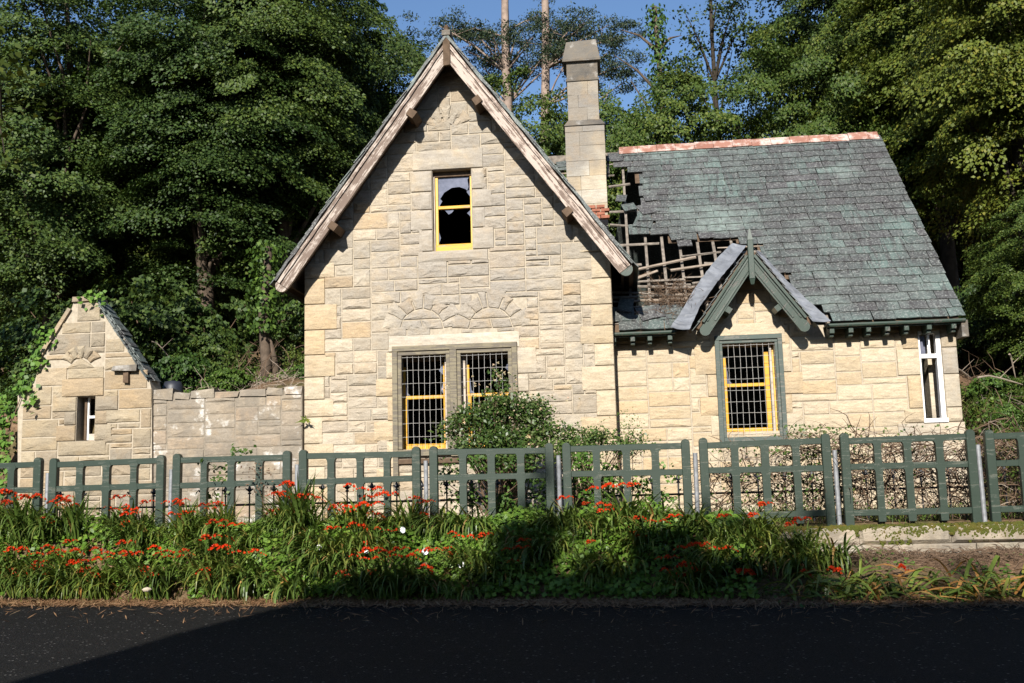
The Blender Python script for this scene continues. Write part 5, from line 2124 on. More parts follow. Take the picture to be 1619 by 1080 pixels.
make_pine('tall pine with the thickest pale trunk, left of the pair above the chimney', 822, 43, -30, -0.012, 31,
          [(715, 5), (735, 20), (760, 8), (775, 30), (745, 42), (790, 15), (770, 70), (700, -5), (800, 45), (765, 100), (750, 90), (842, 10), (850, 40), (780, 55)])
make_pine('slimmer leaning pine just right of the thick pale trunk', 838, 44, -40, -0.045, 32,
          [(860, 25), (880, 60), (850, 70), (870, -10), (900, 30), (830, 95), (905, 60)])
make_pine('pine nearest the chimney with dark ragged tufts and broken branches', 876, 43, -30, 0.0, 33,
          [(900, 10), (925, 25), (940, 50), (960, 30), (985, 60), (950, 80), (915, 70), (890, 45), (975, 95), (930, 8), (1000, 40), (1010, 85), (955, 5), (985, 15), (1015, 110), (975, 130)])

# ivy-clad trunk and the little tree on the skyline


def ivy_on(parent, pts, rad, n, seed, leaf=0.12, mat='leaf_ivy'):
    rng = np.random.default_rng(seed)
    P = np.array(pts)
    f = rng.random(n) * (len(P) - 1.001)
    i = f.astype(int)
    c = P[i] + (P[i + 1] - P[i]) * (f - i)[:, None]
    a = rng.uniform(0, 6.283, n)
    d = np.stack([np.cos(a), np.sin(a), np.zeros(n)], 1)
    r = rad * np.abs(rng.normal(0.85, 0.28, n))
    c = c + d * r[:, None]
    v, q = leaf_arrays(c, d + rng.normal(0, 0.45, (n, 3)) + np.array([0, 0, .3]), np.stack([rng.normal(0, .6, n), rng.normal(0, .6, n), -np.ones(n)], 1), rng.uniform(0.7, 1.3, n) * leaf, rng.uniform(0.6, 1.1, n) * leaf)
    return link('ivy', np_mesh('ivy', v, q, M[mat]), parent)


def skyline_trunk(label, u, Y, vtop, r, cat='tree', ivy=0, seed=1, forks=()):
    x = xu(u, Y)
    z0 = gz(x, Y)
    H = 1.5 + (770 - vtop) / 1640 * Y - z0
    t = thing('ivy_clad_tree' if ivy else 'young_tree', label, cat, (x, Y, z0 - 0.2), 0)
    mb = MB()
    pts = [(0.08 * math.sin(f * 6 + seed), 0, H * f) for f in np.linspace(0, 1, 9)]
    mb.tube(pts, [r * (1 - 0.5 * f) for f in np.linspace(0, 1, 9)], 8)
    rr = np.random.default_rng(seed)
    tips = []
    for (du, dv, fr) in forks:
        b = Vector(pts[int(fr * 8)])
        e = Vector((b.x + du / 1640 * Y, 0.3 * rr.normal(), 1.5 + (770 - dv) / 1640 * Y - z0))
        md = b.lerp(e, 0.5) + Vector((0, 0, 0.2))
        mb.tube([b, md, e], [r * 0.4, r * 0.28, 0.012], 5, False)
        tips += [md.lerp(e, k) for k in (0.3, 0.65, 1.0)]
    mb.build('trunk', M['bark'] if ivy else M['bark_dark'], t, True)
    if ivy:
        ivy_on(t, pts, r * 2.1, ivy, seed, 0.15)
    return t, tips, x, z0


t, tips, x, z0 = skyline_trunk('ivy-clad trunk rising into the sky between chimney and small skyline tree', 1063, 38, -20, 0.17, 'tree', 2600, 4,
                               ((-60, 20, 0.9), (-75, 60, 0.8), (-50, 95, 0.7), (40, 30, 0.9), (45, 90, 0.7), (-80, 140, 0.6)))
t, tips, x, z0 = skyline_trunk('small forked tree alone in the blue gap above the slate roof', 1155, 39, -40, 0.13, 'tree', 0, 6,
                               ((-40, -10, 0.85), (-30, 25, 0.8), (35, -5, 0.85), (55, 15, 0.8), (20, 30, 0.75), (-15, 60, 0.7), (30, 62, 0.7), (-50, 75, 0.65), (12, -20, 0.9)))
rng = np.random.default_rng(61)
C = np.concatenate([np.array(p) + rng.normal(0, 1, (46, 3)) * np.array([0.33, 0.3, 0.16]) for p in tips])
n = len(C)
v, q = leaf_arrays(C, rng.normal(0, 0.7, (n, 3)) + np.array([0, 0, 0.6]), rng.normal(0, 1, (n, 3)), rng.uniform(0.10, 0.19, n), rng.uniform(0.08, 0.13, n))
link('crown', np_mesh('crown', v, q, M['leaf_mid']), t)

# a bough of a nearer tree that hangs into the top left corner
t = thing('overhanging_bough', 'near yellow-green bough hanging into the top left corner', 'bough', (-11.5, 17.0, 0))
mb = MB()
base = Vector((-3.2, 0, 6.0))
mb.tube([(-3.6, 0, 0.2), (-3.5, 0, 4.0), (-3.2, 0, 7.4), (-2.2, 0, 8.3), (-0.9, 0, 8.6), (0.6, 0, 8.3)], [0.2, 0.17, 0.13, 0.07, 0.04, 0.012], 7)
rng = np.random.default_rng(71)
C = []
for k in range(34):
    p = Vector((rng.uniform(-3.0, 1.0), rng.normal(0, 0.7), 0))
    p.z = 8.5 - 0.1 * abs(p.x) + rng.normal(0.3, 0.75)
    q = Vector((p.x - 0.4, 0, 8.4 - 0.06 * p.x))
    mb.tube([q, q.lerp(p, 0.5) + Vector((0, 0, 0.1)), p], [0.02, 0.014, 0.005], 4, False)
    C.append(np.array(p) + rng.normal(0, 1, (46, 3)) * np.array([0.36, 0.3, 0.13]))
mb.build('branch', M['bark_dark'], t, True)
C = np.concatenate(C)
n = len(C)
v, q = leaf_arrays(C, rng.normal(0, 0.5, (n, 3)) + np.array([0, -0.2, 0.8]), np.stack([rng.normal(0.2, .6, n), rng.normal(0, .6, n), rng.normal(-0.5, 0.3, n)], 1), rng.uniform(0.11, 0.2, n), rng.uniform(0.08, 0.14, n))
link('leaves', np_mesh('leaves', v, q, M['leaf_olive']), t)

# ------------------------------------------------------------------ shrubs and undergrowth


def make_shrub(name, leafm, seed, rx, rz, nclump, per, leaf, group, stems=9, **kw):
    rng = np.random.default_rng(seed)
    t = thing(name, 'x', 'shrub', (0, 0, 0), 0, group)
    v, q, cc = crown_arrays(rng, rx, rz, rz * 0.8, nclump, per, leaf, clump=0.26, **kw)
    link('foliage', np_mesh('foliage', v, q, leafm), t)
    mb = MB()
    for i in rng.choice(len(cc), stems, replace=False):
        p = Vector(cc[i])
        mb.tube([(p.x * 0.12, p.y * 0.12, -0.1), (p.x * 0.4, p.y * 0.4, p.z * 0.55), tuple(p)], [0.022, 0.016, 0.006], 5, False)
    mb.build('stems', M['twig'], t)
    return t


GSL, GSR = 'shrubs on the slope behind the garden wall', 'shrubs on the slope right of the cottage'
sh1 = make_shrub('shrub', M['leaf_mid'], 41, 1.0, 0.75, 110, 60, 0.085, GSL)
sh2 = make_shrub('elder_shrub', M['leaf_dark'], 42, 1.1, 1.0, 120, 60, 0.11, GSL)
sh3 = make_shrub('bramble_shrub', M['leaf_ivy'], 43, 1.0, 0.6, 100, 60, 0.09, GSL)
shrubs = [
    (sh1, 20, 21.6, 0.9, 'small leafy shrub at the left edge, beside the outhouse'),
    (sh3, 5, 20.0, 0.7, 'low bright shrub at the foot of the left edge, under the ivy'),
    (sh2, 70, 23.2, 1.15, 'dark elder directly left of the outhouse peak'),
    (sh3, 262, 21.8, 0.85, 'bright bramble just right of the outhouse roof'),
    (sh1, 310, 23.0, 0.9, 'mid-green shrub above the dark barrel'),
    (sh3, 345, 21.5, 0.55, 'bright bramble over the middle of the garden wall'),
    (sh2, 300, 24.2, 1.1, 'dark elder in shade under the layered sycamore'),
    (sh1, 445, 23.6, 0.55, 'small shrub just right of the bare trunk by the gable'),
    (sh2, 200, 24.0, 1.2, 'dark elder behind the outhouse roof'),
    (sh3, 474, 22.0, 0.38, 'low bramble tucked against the left edge of the cottage'),
    (sh2, 478, 26.0, 1.0, 'dark elder in the shade beside the cottage flank'),
    (sh2, -40, 23.0, 1.3, 'dark elder partly outside the left edge'),
]
for pr, u, Y, s, lb in shrubs:
    put(pr, lb, xu(u, Y), Y, s, random.uniform(0, 6), GSL, random.uniform(0.85, 1.15))
shrubs = [
    (sh3, 1545, 21.6, 0.55, 'sunlit bramble on the slope just right of the stone pier'),
    (sh1, 1600, 21.2, 0.6, 'leafy shrub on the lower slope at the right edge'),
    (sh2, 1590, 24.6, 0.9, 'dark elder in shade behind the slope at the right edge'),
    (sh3, 1560, 20.3, 0.42, 'low bright bramble at the foot of the stone pier'),
    (sh1, 1640, 19.6, 0.6, 'leafy shrub beyond the last fence panel, right edge'),
    (sh2, 1535, 26.0, 1.0, 'dark elder just behind the right corner of the cottage'),
    (sh3, 1640, 23.0, 0.8, 'bramble half outside the right edge'),
]
for pr, u, Y, s, lb in shrubs:
    put(pr, lb, xu(u, Y), Y, s, random.uniform(0, 6), GSR, random.uniform(0.8, 1.1))

# the bare trunk by the gable
x, Y = xu(402, 22.6), 22.6
z0 = gz(x, Y)
t = thing('ivy_topped_tree', 'short bare trunk with ivy-covered top on the slope left of the cottage', 'tree', (x, Y, z0 - 0.1))
mb = MB()
pts = [(0, 0, 0), (0.02, 0, 0.5), (-0.03, 0, 1.0), (-0.06, 0, 1.6), (0.0, 0, 2.3), (0.05, 0, 3.2)]
mb.tube(pts, [0.17, 0.13, 0.12, 0.12, 0.10, 0.08], 9)
mb.tube([(0.22, 0.1, 0), (0.16, 0.1, 0.5), (0.05, 0.05, 1.1)], [0.13, 0.1, 0.06], 8)
mb.build('trunk', M['bark'], t, True)
ivy_on(t, [(-0.05, 0, 1.2), (0.0, 0, 2.2), (0.0, 0, 3.3)], 0.36, 900, 5, 0.11)

# bare stems and fallen branches on the slopes


def stems_mass(name, boxes, mat, seed, rmax=0.010, lo=0.3, hi=0.9, up=0.4, parent=None, kind='stuff'):
    rr = random.Random(seed)
    mb = MB()
    for (x0, x1, y0, y1, h0, h1, n) in boxes:
        for i in range(n):
            x, y = rr.uniform(x0, x1), rr.uniform(y0, y1)
            p = Vector((x, y, gz(x, y) + rr.uniform(h0, h1)))
            d = Vector((rr.gauss(0, 1), rr.gauss(0, 0.6), rr.gauss(up, 0.6))).normalized()
            L = rr.uniform(lo, hi)
            pts = [p]
            for k in range(5):
                d = (d + Vector((rr.gauss(0, 0.35), rr.gauss(0, 0.3), rr.gauss(-0.12, 0.3)))).normalized()
                p = p + d * L / 5
                pts.append(p)
            r = rr.uniform(0.35, 1.0) * rmax
            mb.tube(pts, [r, r, r * 0.9, r * 0.8, r * 0.6, r * 0.3], 3, False)
    return mb.build(name, mat, parent, False, kind)


stems_mass('bare_stems', [(xu(240, 22), xu(480, 22), 21.4, 24.0, 0.0, 0.5, 150), (7.0, 10.2, 18.5, 23.0, 0.0, 0.3, 260)], M['twig'], 5, 0.012, 0.3, 1.2)
stems_mass('slope_twigs', [(xu(240, 22), xu(480, 22), 19.7, 22.5, 0.0, 0.12, 260), (6.9, 10.0, 17.0, 22.0, 0.0, 0.15, 300)], M['twig_pale'], 6, 0.009, 0.2, 0.8, 0.1)
for k, (u0, v0, u1, v1, Y, r, lb) in enumerate(((1545, 597, 1617, 608, 20.6, 0.020, 'pale fallen branch lying level on the right slope'), (1507, 585, 1535, 597, 20.8, 0.015, 'short dead branch leaning against the stone pier'),
                                                (1596, 560, 1606, 600, 21.6, 0.022, 'pale upright stump of a sapling near the right edge'), (240, 540, 272, 570, 21.4, 0.014, 'grey dead branch arching over the outhouse side of the slope'))):
    a, b = at(u0, v0, Y), at(u1, v1, Y + 0.3)
    mb = MB()
    mm = a.lerp(b, 0.5) + Vector((0, 0, 0.06))
    mb.tube([a, a.lerp(mm, 0.5) + Vector((0, 0, .04)), mm, mm.lerp(b, 0.5), b], [r, r * 0.9, r * 0.8, r * 0.7, r * 0.3], 6)
    mb.tube([mm, mm + Vector((0.25, 0, 0.22))], [r * 0.5, r * 0.15], 5)
    tag(mb.build('fallen_branch', M['twig_pale']), lb, 'branch')
# grass and low weeds on the slopes and the ground before the cottage
rng = np.random.default_rng(81)


def ground_leaves(name, boxes, mat, leaf, seed, hmax=0.25, blade=False):
    rng = np.random.default_rng(seed)
    Cs = []
    for (x0, x1, y0, y1, n) in boxes:
        k = max(1, n // 22)
        sx, sy = rng.uniform(x0, x1, k), rng.uniform(y0, y1, k)
        xx_ = (sx[:, None] + rng.normal(0, 0.16, (k, 22))).ravel()
        yy_ = (sy[:, None] + rng.normal(0, 0.16, (k, 22))).ravel()
        hh = np.repeat(rng.uniform(0.3, 1.0, k), 22) * rng.random(k * 22) * hmax
        zz_ = np.array([gz(a, b) for a, b in zip(xx_, yy_)]) + hh
        Cs.append(np.stack([xx_, yy_, zz_], 1))
    C = np.concatenate(Cs)
    n = len(C)
    if blade:
        dr = np.stack([rng.normal(0, .35, n), rng.normal(0, .35, n), np.ones(n)], 1)
        v, q = leaf_arrays(C, rng.normal(0, 1, (n, 3)), dr, rng.uniform(0.6, 1.3, n) * leaf, rng.uniform(0.008, 0.016, n))
    else:
        v, q = leaf_arrays(C, rng.normal(0, .5, (n, 3)) + np.array([0, -0.35, 0.7]), rng.normal(0, 1, (n, 3)), rng.uniform(0.7, 1.3, n) * leaf, rng.uniform(0.6, 1.1, n) * leaf)
    return link(name, np_mesh(name, v, q, mat), None, 'stuff')


ground_leaves('slope_weeds', [(xu(245, 22), xu(370, 22), 20.3, 24.5, 2600), (xu(370, 22), xu(480, 22), 22.0, 24.5, 900), (6.7, 10.5, 16.5, 23, 9000), (-13, -11.9, 17.5, 22, 1500)], M['leaf_ivy'], 0.075, 3)
ground_leaves('rough_grass', [(-11.5, 1.0, 15.7, 18.6, 3500), (1.0, 9.0, 15.7, 19.5, 3000), (6.5, 9.5, 16.5, 22, 8000)], M['blade'], 0.34, 4, 0.16, True)

# ivy climbing the left edge of the outhouse
t = thing('ivy_plant', 'bright ivy hanging down the left edge of the outhouse', 'ivy', (-11.7, 18.95, 0.9))
rng = np.random.default_rng(55)
C = []
for (u, v0, s, n) in ((68, 540, 9, 34), (58, 572, 8, 46), (38, 612, 9, 44), (6, 665, 8, 60), (4, 700, 8, 70), (6, 640, 8, 30), (2, 735, 8, 60), (0, 770, 8, 50), (52, 632, 7, 22), (152, 474, 8, 20), (140, 472, 6, 12)):
    p = at(u, v0, 18.92)
    C.append(np.array(p) - np.array([-11.7, 18.95, 0.9]) + rng.normal(0, 1, (n, 3)) * np.array([s / 90, 0.05, s / 70]))
C = np.concatenate(C)
n = len(C)
v, q = leaf_arrays(C, rng.normal(0, .4, (n, 3)) + np.array([0, -0.9, 0.5]), np.stack([rng.normal(0, .6, n), np.zeros(n), -np.ones(n)], 1), rng.uniform(0.07, 0.14, n), rng.uniform(0.07, 0.12, n))
link('leaves', np_mesh('leaves', v, q, M['leaf_bright']), t)
mb = MB()
mb.tube([(-0.28, 0.02, -0.2), (-0.2, 0.0, 1.0), (-0.12, 0.02, 2.0), (0.2, 0.0, 2.9)], [0.02, 0.016, 0.012, 0.006], 5)
mb.build('stem', M['twig'], t)
# spiky plant growing from the joint of wall and gable
p = at(484, 668, 19.0)
t = MB()
for k in range(13):
    a = -1.3 + 2.6 * k / 12 + random.uniform(-.1, .1)
    L = random.uniform(0.10, 0.22)
    d = Vector((math.sin(a), -0.35, math.cos(a)))
    q0 = p + d * 0.02
    q1 = p + d * L * 0.55
    q2 = p + d * L + Vector((0, 0, -0.05))
    s = Vector((math.cos(a), 0, -math.sin(a))) * 0.014
    t.add([q0 - s, q0 + s, q1 + s, q1 - s, q2], [(0, 1, 2, 3), (3, 2, 4)])
tag(t.build('spiky_plant', M['blade']), 'small spiky tuft growing where the garden wall meets the gable', 'plant')

# ------------------------------------------------------------------ rose bush in front of the double window


def bush_from_px(name, label, cat, blobs, mat, leaf, seed, root, group=None, stemm='twig'):
    """leafy bush built from leaf masses at measured places; blobs: u, v, Y, radius (m), leaves"""
    rng = np.random.default_rng(seed)
    ro = Vector(root)
    t = thing(name, label, cat, root, 0, group)
    C, N_ = [], []
    mb = MB()
    for (u, v0, Y, r, n) in blobs:
        p = at(u, v0, Y) - ro
        k = max(2, n // 22)
        sub = np.array(p) + unit(rng.normal(0, 1, (k, 3))) * (rng.random((k, 1)) ** 0.5) * r * np.array([1, 0.9, 0.8])
        for s in sub:
            C.append(s + rng.normal(0, 1, (22, 3)) * np.array([0.11, 0.1, 0.06]))
            if rng.random() < 0.35:
                md = Vector(s) * 0.5 + Vector((rng.normal(0, .08), rng.normal(0, .08), 0.12))
                mb.tube([Vector((rng.normal(0, .08), rng.normal(0, .05), 0)), md, Vector(s)], [0.013, 0.010, 0.004], 4, False)
    C = np.concatenate(C)
    n = len(C)
    v, q = leaf_arrays(C, rng.normal(0, .6, (n, 3)) + np.array([0, -0.35, 0.65]), rng.normal(0, 1, (n, 3)) + np.array([0, 0, -0.3]), rng.uniform(0.7, 1.35, n) * leaf, rng.uniform(0.45, 0.85, n) * leaf)
    link('foliage', np_mesh('foliage', v, q, mat), t)
    mb.build('stems', M[stemm], t)
    return t


def petals(parent, name, pts, mat, seed, r=0.03, k=7, flat=(1, 1, 0.6)):
    rng = np.random.default_rng(seed)
    C = np.repeat(np.array(pts), k, axis=0)
    n = len(C)
    d = rng.normal(0, 1, (n, 3)) * np.array(flat)
    C = C + unit(d) * r * 0.55
    v, q = leaf_arrays(C, rng.normal(0, 1, (n, 3)) + np.array([0, -0.6, 0.3]), d, np.full(n, r * 1.5) * rng.uniform(.7, 1.2, n), np.full(n, r) * rng.uniform(.7, 1.2, n))
    return link(name, np_mesh(name, v, q, mat), parent, 'stuff' if len(pts) > 5 else None)


ro = at(800, 800, 17.4)
rose = bush_from_px('rose_bush', 'overgrown rose bush with withered blooms in front of the double window', 'rose bush',
                    [(790, 655, 17.3, 0.42, 2300), (835, 650, 17.4, 0.34, 1500), (745, 665, 17.2, 0.34, 1300), (708, 682, 17.2, 0.2, 260), (790, 610, 17.4, 0.18, 150), (785, 590, 17.5, 0.10, 60),
                     (850, 680, 17.3, 0.34, 1300), (790, 700, 17.0, 0.36, 1500), (740, 705, 16.8, 0.24, 400), (840, 715, 16.6, 0.26, 420), (790, 730, 16.4, 0.2, 220)],
                    M['leaf_rose'], 0.062, 91, (ro.x, 17.4, 0.88))
rr = random.Random(5)
pts = []
for k in range(95):
    u, v0 = rr.gauss(805, 45), rr.gauss(640, 26)
    if v0 < 560:
        continue
    pts.append(tuple(at(u, v0, 16.95 + rr.uniform(0, 0.3)) - Vector((ro.x, 17.4, 0.88))))
for k in range(14):
    pts.append(tuple(at(rr.gauss(787, 6), rr.uniform(572, 612), 17.3) - Vector((ro.x, 17.4, 0.88))))
petals(rose, 'withered_blooms', pts, M['pink_petal'], 7, 0.026, 6)
petals(rose, 'pink_rose', [tuple(at(u, v0, 16.9) - Vector((ro.x, 17.4, 0.88))) for u, v0 in ((733, 666), (836, 690), (838, 702))], M['pink_petal'], 9, 0.05, 12)
ro = at(925, 790, 17.2)
r2 = bush_from_px('rose_bush', 'low straggling rose bush between the big rose and the house corner', 'rose bush',
                  [(900, 690, 17.3, 0.26, 700), (945, 692, 17.3, 0.24, 640), (985, 704, 17.4, 0.22, 400), (920, 715, 17.1, 0.3, 600), (880, 715, 17.0, 0.24, 440), (1015, 700, 17.4, 0.2, 140)],
                  M['leaf_rose'], 0.058, 92, (ro.x, 17.2, 0.88))
pts = [tuple(at(rr.gauss(935, 36), rr.gauss(684, 9), 17.0) - Vector((ro.x, 17.2, 0.88))) for k in range(30)]
petals(r2, 'withered_blooms', pts, M['pink_petal'], 8, 0.022, 5)
# wispy tall weeds at the corner
bush_from_px('tall_weed', 'pale feathery weed growing against the corner of gable and wing', 'weed',
             [(985, 655, 19.3, 0.22, 66), (990, 685, 19.2, 0.28, 88), (975, 700, 19.0, 0.24, 66), (1005, 675, 19.3, 0.2, 44)], M['leaf_bright'], 0.035, 93, (at(988, 800, 19.2).x, 19.2, 0.88))
# bindweed climbing behind the middle panels
for sd, lab, blobs in ((94, 'bindweed and long grass climbing the railing under the rose bush', [(720, 750, 16.3, 0.25, 200), (765, 740, 16.4, 0.3, 260), (820, 745, 16.4, 0.3, 260), (860, 765, 16.2, 0.25, 200), (740, 790, 16.1, 0.25, 200), (800, 800, 16.1, 0.3, 240), (850, 805, 16.0, 0.25, 180)]),
                       (95, 'bright bindweed filling the panel just right of the rose bush', [(915, 770, 16.1, 0.26, 240), (960, 760, 16.2, 0.28, 280), (1005, 770, 16.1, 0.24, 200), (945, 800, 16.0, 0.24, 200), (1000, 805, 16.0, 0.24, 200), (930, 730, 16.4, 0.2, 120), (1040, 800, 16.0, 0.22, 120), (1050, 740, 16.3, 0.2, 60)])):
    p = at(blobs[1][0] + 20, 800, 16.2)
    bush_from_px('bindweed', lab, 'climbing plant', blobs, M['leaf_bright'] if sd == 95 else M['leaf_ivy'], 0.07, sd, (p.x, 16.2, 0.88))
bush_from_px('climbing_weed', 'dark-leaved climber hanging on the third fence panel before the garden wall', 'climbing plant', [(347, 740, 15.75, 0.13, 44), (350, 760, 15.72, 0.1, 30), (372, 712, 15.9, 0.12, 30), (345, 785, 15.75, 0.1, 22)], M['leaf_rose'], 0.075, 96, (at(350, 830, 15.75).x, 15.75, 0.88))
bush_from_px('climbing_weed', 'thin climber wound round an upright beside the second grey pole', 'climbing plant', [(410, 745, 15.5, 0.05, 22), (411, 770, 15.5, 0.04, 22)], M['twig'], 0.05, 97, (at(411, 830, 15.5).x, 15.5, 0.88))

# brambles tangled through the railing on the right
t = thing('bramble_thicket', 'dry brown bramble tangle behind the right-hand fence panels', 'brambles', (4.2, 16.3, 0.88))
rr = random.Random(17)
mb, mb2 = MB(), MB()
for i in range(1900):
    g = rr.random()
    u = rr.uniform(1115, 1330) if g < 0.30 else rr.uniform(1320, 1720)
    hi = 740 if u < 1150 else (705 if u < 1330 else 690)
    v0 = rr.uniform(hi, 812)
    if u < 1330 and rr.random() < 0.30:
        continue
    p = at(u, v0, rr.uniform(15.9, 16.9))
    d = Vector((rr.gauss(0, 1), rr.gauss(0, 0.4), rr.gauss(0.1, 0.75))).normalized()
    L = rr.uniform(0.25, 0.75)
    pts = [p]
    for k in range(5):
        d = (d + Vector((rr.gauss(0, 0.4), rr.gauss(0, 0.25), rr.gauss(-0.15, 0.35)))).normalized()
        p = p + d * L / 5
        pts.append(p)
    r = rr.uniform(0.004, 0.010)
    (mb if rr.random() < 0.8 else mb2).tube([q - Vector((4.2, 16.3, 0.88)) for q in pts], [r, r, r, r * 0.8, r * 0.6, r * 0.3], 3, False)
for i in range(190):      # arching canes spilling over the top rail
    u = rr.choice((rr.gauss(1300, 26), rr.uniform(1340, 1500), rr.uniform(1225, 1330), rr.uniform(1560, 1680)))
    p = at(u, rr.uniform(690, 720), rr.uniform(15.7, 16.4))
    d = Vector((rr.gauss(0, 1), rr.gauss(0, 0.3), rr.uniform(0.0, 0.7))).normalized()
    pts = [p]
    L = rr.uniform(0.25, 0.6)
    for k in range(5):
        d = (d + Vector((rr.gauss(0, 0.25), rr.gauss(0, 0.2), -0.28))).normalized()
        p = p + d * L / 5
        pts.append(p)
    mb.tube([q - Vector((4.2, 16.3, 0.88)) for q in pts], [0.006, 0.006, 0.005, 0.004, 0.003, 0.002], 3, False)
mb.build('canes', M['twig'], t)
mb2.build('dead_canes', M['twig_pale'], t)
rng = np.random.default_rng(18)
n = 1500
C = []
for i in range(n):
    u = rr.choice((rr.gauss(1285, 35), rr.uniform(1115, 1560), rr.gauss(1240, 70)))
    v0 = rr.uniform(672, 700) if rr.random() < 0.22 and 1225 < u < 1560 else rr.uniform(705, 810)
    C.append(tuple(at(u, v0, rr.uniform(15.8, 16.7)) - Vector((4.2, 16.3, 0.88))))
C = np.array(C)
v, q = leaf_arrays(C, rng.normal(0, .6, (n, 3)) + np.array([0, -.5, .5]), rng.normal(0, 1, (n, 3)), rng.uniform(0.035, 0.075, n), rng.uniform(0.03, 0.05, n))
link('leaves', np_mesh('leaves', v, q, M['leaf_rose']), t)

# ------------------------------------------------------------------ montbretia on the bank


def clump_meshes(seed, nb, hmin, hmax, lean, dry):
    rng = random.Random(seed)
    mb, md = MB(), MB()
    for i in range(nb):
        L = rng.uniform(hmin, hmax)
        a = rng.gauss(-math.pi / 2 + lean[0], 1.25) if rng.random() < 0.75 else rng.uniform(0, 6.28)
        bend = rng.uniform(0.9, 2.5) * lean[1]
        e0 = rng.uniform(1.15, 1.55)
        x, y, z = rng.gauss(0, 0.10), rng.gauss(0, 0.08), 0.0
        wd = rng.uniform(0.015, 0.026)
        n = 7
        el = e0
        p = Vector((x, y, z))
        L_, R_, M_ = [], [], []
        sx, sy = -math.sin(a), math.cos(a)
        for k in range(n + 1):
            f = k / n
            ww = wd * (0.55 + 0.9 * f if f < 0.5 else (1.0 - f) * 2.0 + 0.02)
            M_.append(tuple(p + Vector((0, 0, -ww * 0.25))))
            L_.append(tuple(p + Vector((sx, sy, 0)) * ww))
            R_.append(tuple(p - Vector((sx, sy, 0)) * ww))
            el -= bend / n * (0.5 + 1.3 * f)
            p = p + Vector((math.cos(a) * math.cos(el), math.sin(a) * math.cos(el), math.sin(el))) * L / n
        vv = []
        for k in range(n + 1):
            vv += [L_[k], M_[k], R_[k]]
        ff = []
        for k in range(n):
            b = 3 * k
            ff += [(b, b + 1, b + 4, b + 3), (b + 1, b + 2, b + 5, b + 4)]
        (md if rng.random() < dry else mb).add(vv, ff)
    return mb, md


def spray_meshes(seed, length, height):
    """arching stem ending in a zigzag comb of small funnel flowers"""
    rng = random.Random(seed)
    st, fl = MB(), MB()
    a = rng.uniform(0, 6.28)
    d = Vector((math.cos(a), math.sin(a) * 0.5, 0))
    top = Vector((rng.gauss(0, 0.1), rng.uniform(-0.22, 0.0), height))
    st.tube([(0, 0, 0), tuple(top * 0.5 + Vector((0, 0, 0.06))), tuple(top)], [0.005, 0.004, 0.003], 4, False)
    for br in range(rng.choice((1, 2, 2, 3))):
        dd = (d + Vector((rng.gauss(0, .7), rng.gauss(0, .4), rng.uniform(-0.05, 0.25)))).normalized()
        if br == 1:
            dd = Vector((-dd.x, dd.y, dd.z))
        n = rng.randint(6, 10)
        pts = [top]
        for k in range(n):
            pts.append(top + dd * length * (k + 1) / n + Vector((0, 0, 0.03 * math.sin(k * 0.6))))
        st.tube(pts, 0.003, 3, False)
        for k in range(1, n + 1):
            p = pts[k]
            side = 1 if k % 2 else -1
            sd = Vector((-dd.y, dd.x, 0)).normalized() * side
            ax = (sd * 0.6 + Vector((0, -0.2, 0.75)) + Vector((rng.gauss(0, .2), rng.gauss(0, .2), 0))).normalized()
            size = (0.038 if k < n - 2 else 0.022) * rng.uniform(0.8, 1.2)
            u_ = ax.orthogonal().normalized()
            w_ = ax.cross(u_)
            c = p + ax * size * 0.5
            for j in range(5):
                an = 6.283 * j / 5
                r1 = u_ * math.cos(an) + w_ * math.sin(an)
                s1 = -u_ * math.sin(an) + w_ * math.cos(an)
                tip = c + ax * size * 0.45 + r1 * size * 0.72
                md = c + ax * size * 0.25 + r1 * size * 0.3
                fl.add([p, md - s1 * size * 0.26, tip, md + s1 * size * 0.26], [(0, 1, 2, 3)])
    return st, fl


GM = 'montbretia clumps on the roadside bank'
PANEL = ['leftmost panel', 'outhouse panel', 'garden wall panel', 'gable-corner panel', 'rose bush panel', 'bindweed panel', 'dormer window panel', 'bramble panel', 'rightmost panel']
protos = []
for k, (nb, h0, h1, lean, dry, ns, fh) in enumerate(((60, 0.6, 1.05, (0, 1.0), 0.06, 1, 0.70), (54, 0.55, 0.95, (0.3, 1.15), 0.08, 3, 0.58), (56, 0.75, 1.1, (-0.2, 0.45), 0.05, 1, 0.86),
                                                    (54, 0.55, 0.95, (-0.4, 1.3), 0.12, 0, 0.5), (54, 0.6, 1.0, (0.5, 1.1), 0.05, 4, 0.52))):
    t = thing('montbretia_clump', 'x', 'flowering plant', (0, 0, 0), 0, GM)
    mb, md = clump_meshes(100 + k, nb, h0, h1, lean, dry)
    mb.build('leaves', M['blade'], t)
    if md.v:
        md.build('withered_leaves', M['blade_dry'], t)
    for s in range(ns):
        st, fl = spray_meshes(200 + 10 * k + s, random.uniform(0.16, 0.26), fh * random.uniform(0.55, 1.25))
        o = st.build('flower_stem', M['blade'], t)
        fl.build('flowers', M['flower'], o, kind='stuff')
    protos.append(t)
rr = random.Random(23)
spots = []
for i in range(112):
    x = -10.4 + 11.7 * (i + rr.uniform(-0.4, 0.4)) / 111
    spots.append((x, rr.choice((14.25, 14.5, 14.75, 15.0, 15.25, 15.4)) + rr.uniform(-0.12, 0.12) - 0.10 * (x + 4) * 0.6))
spots += [(2.35, 14.7), (2.5, 14.45), (2.2, 14.25), (2.75, 14.6), (1.3, 14.7), (1.55, 14.5), (1.8, 14.75), (1.95, 14.45), (1.2, 14.35), (1.6, 14.2), (2.1, 14.55), (1.75, 14.95)]
upr = [-9.3, -8.4, -6.6, -6.1, -5.1, -4.85, -3.2]
spots += [(x, 15.35) for x in upr]
used_p = set()
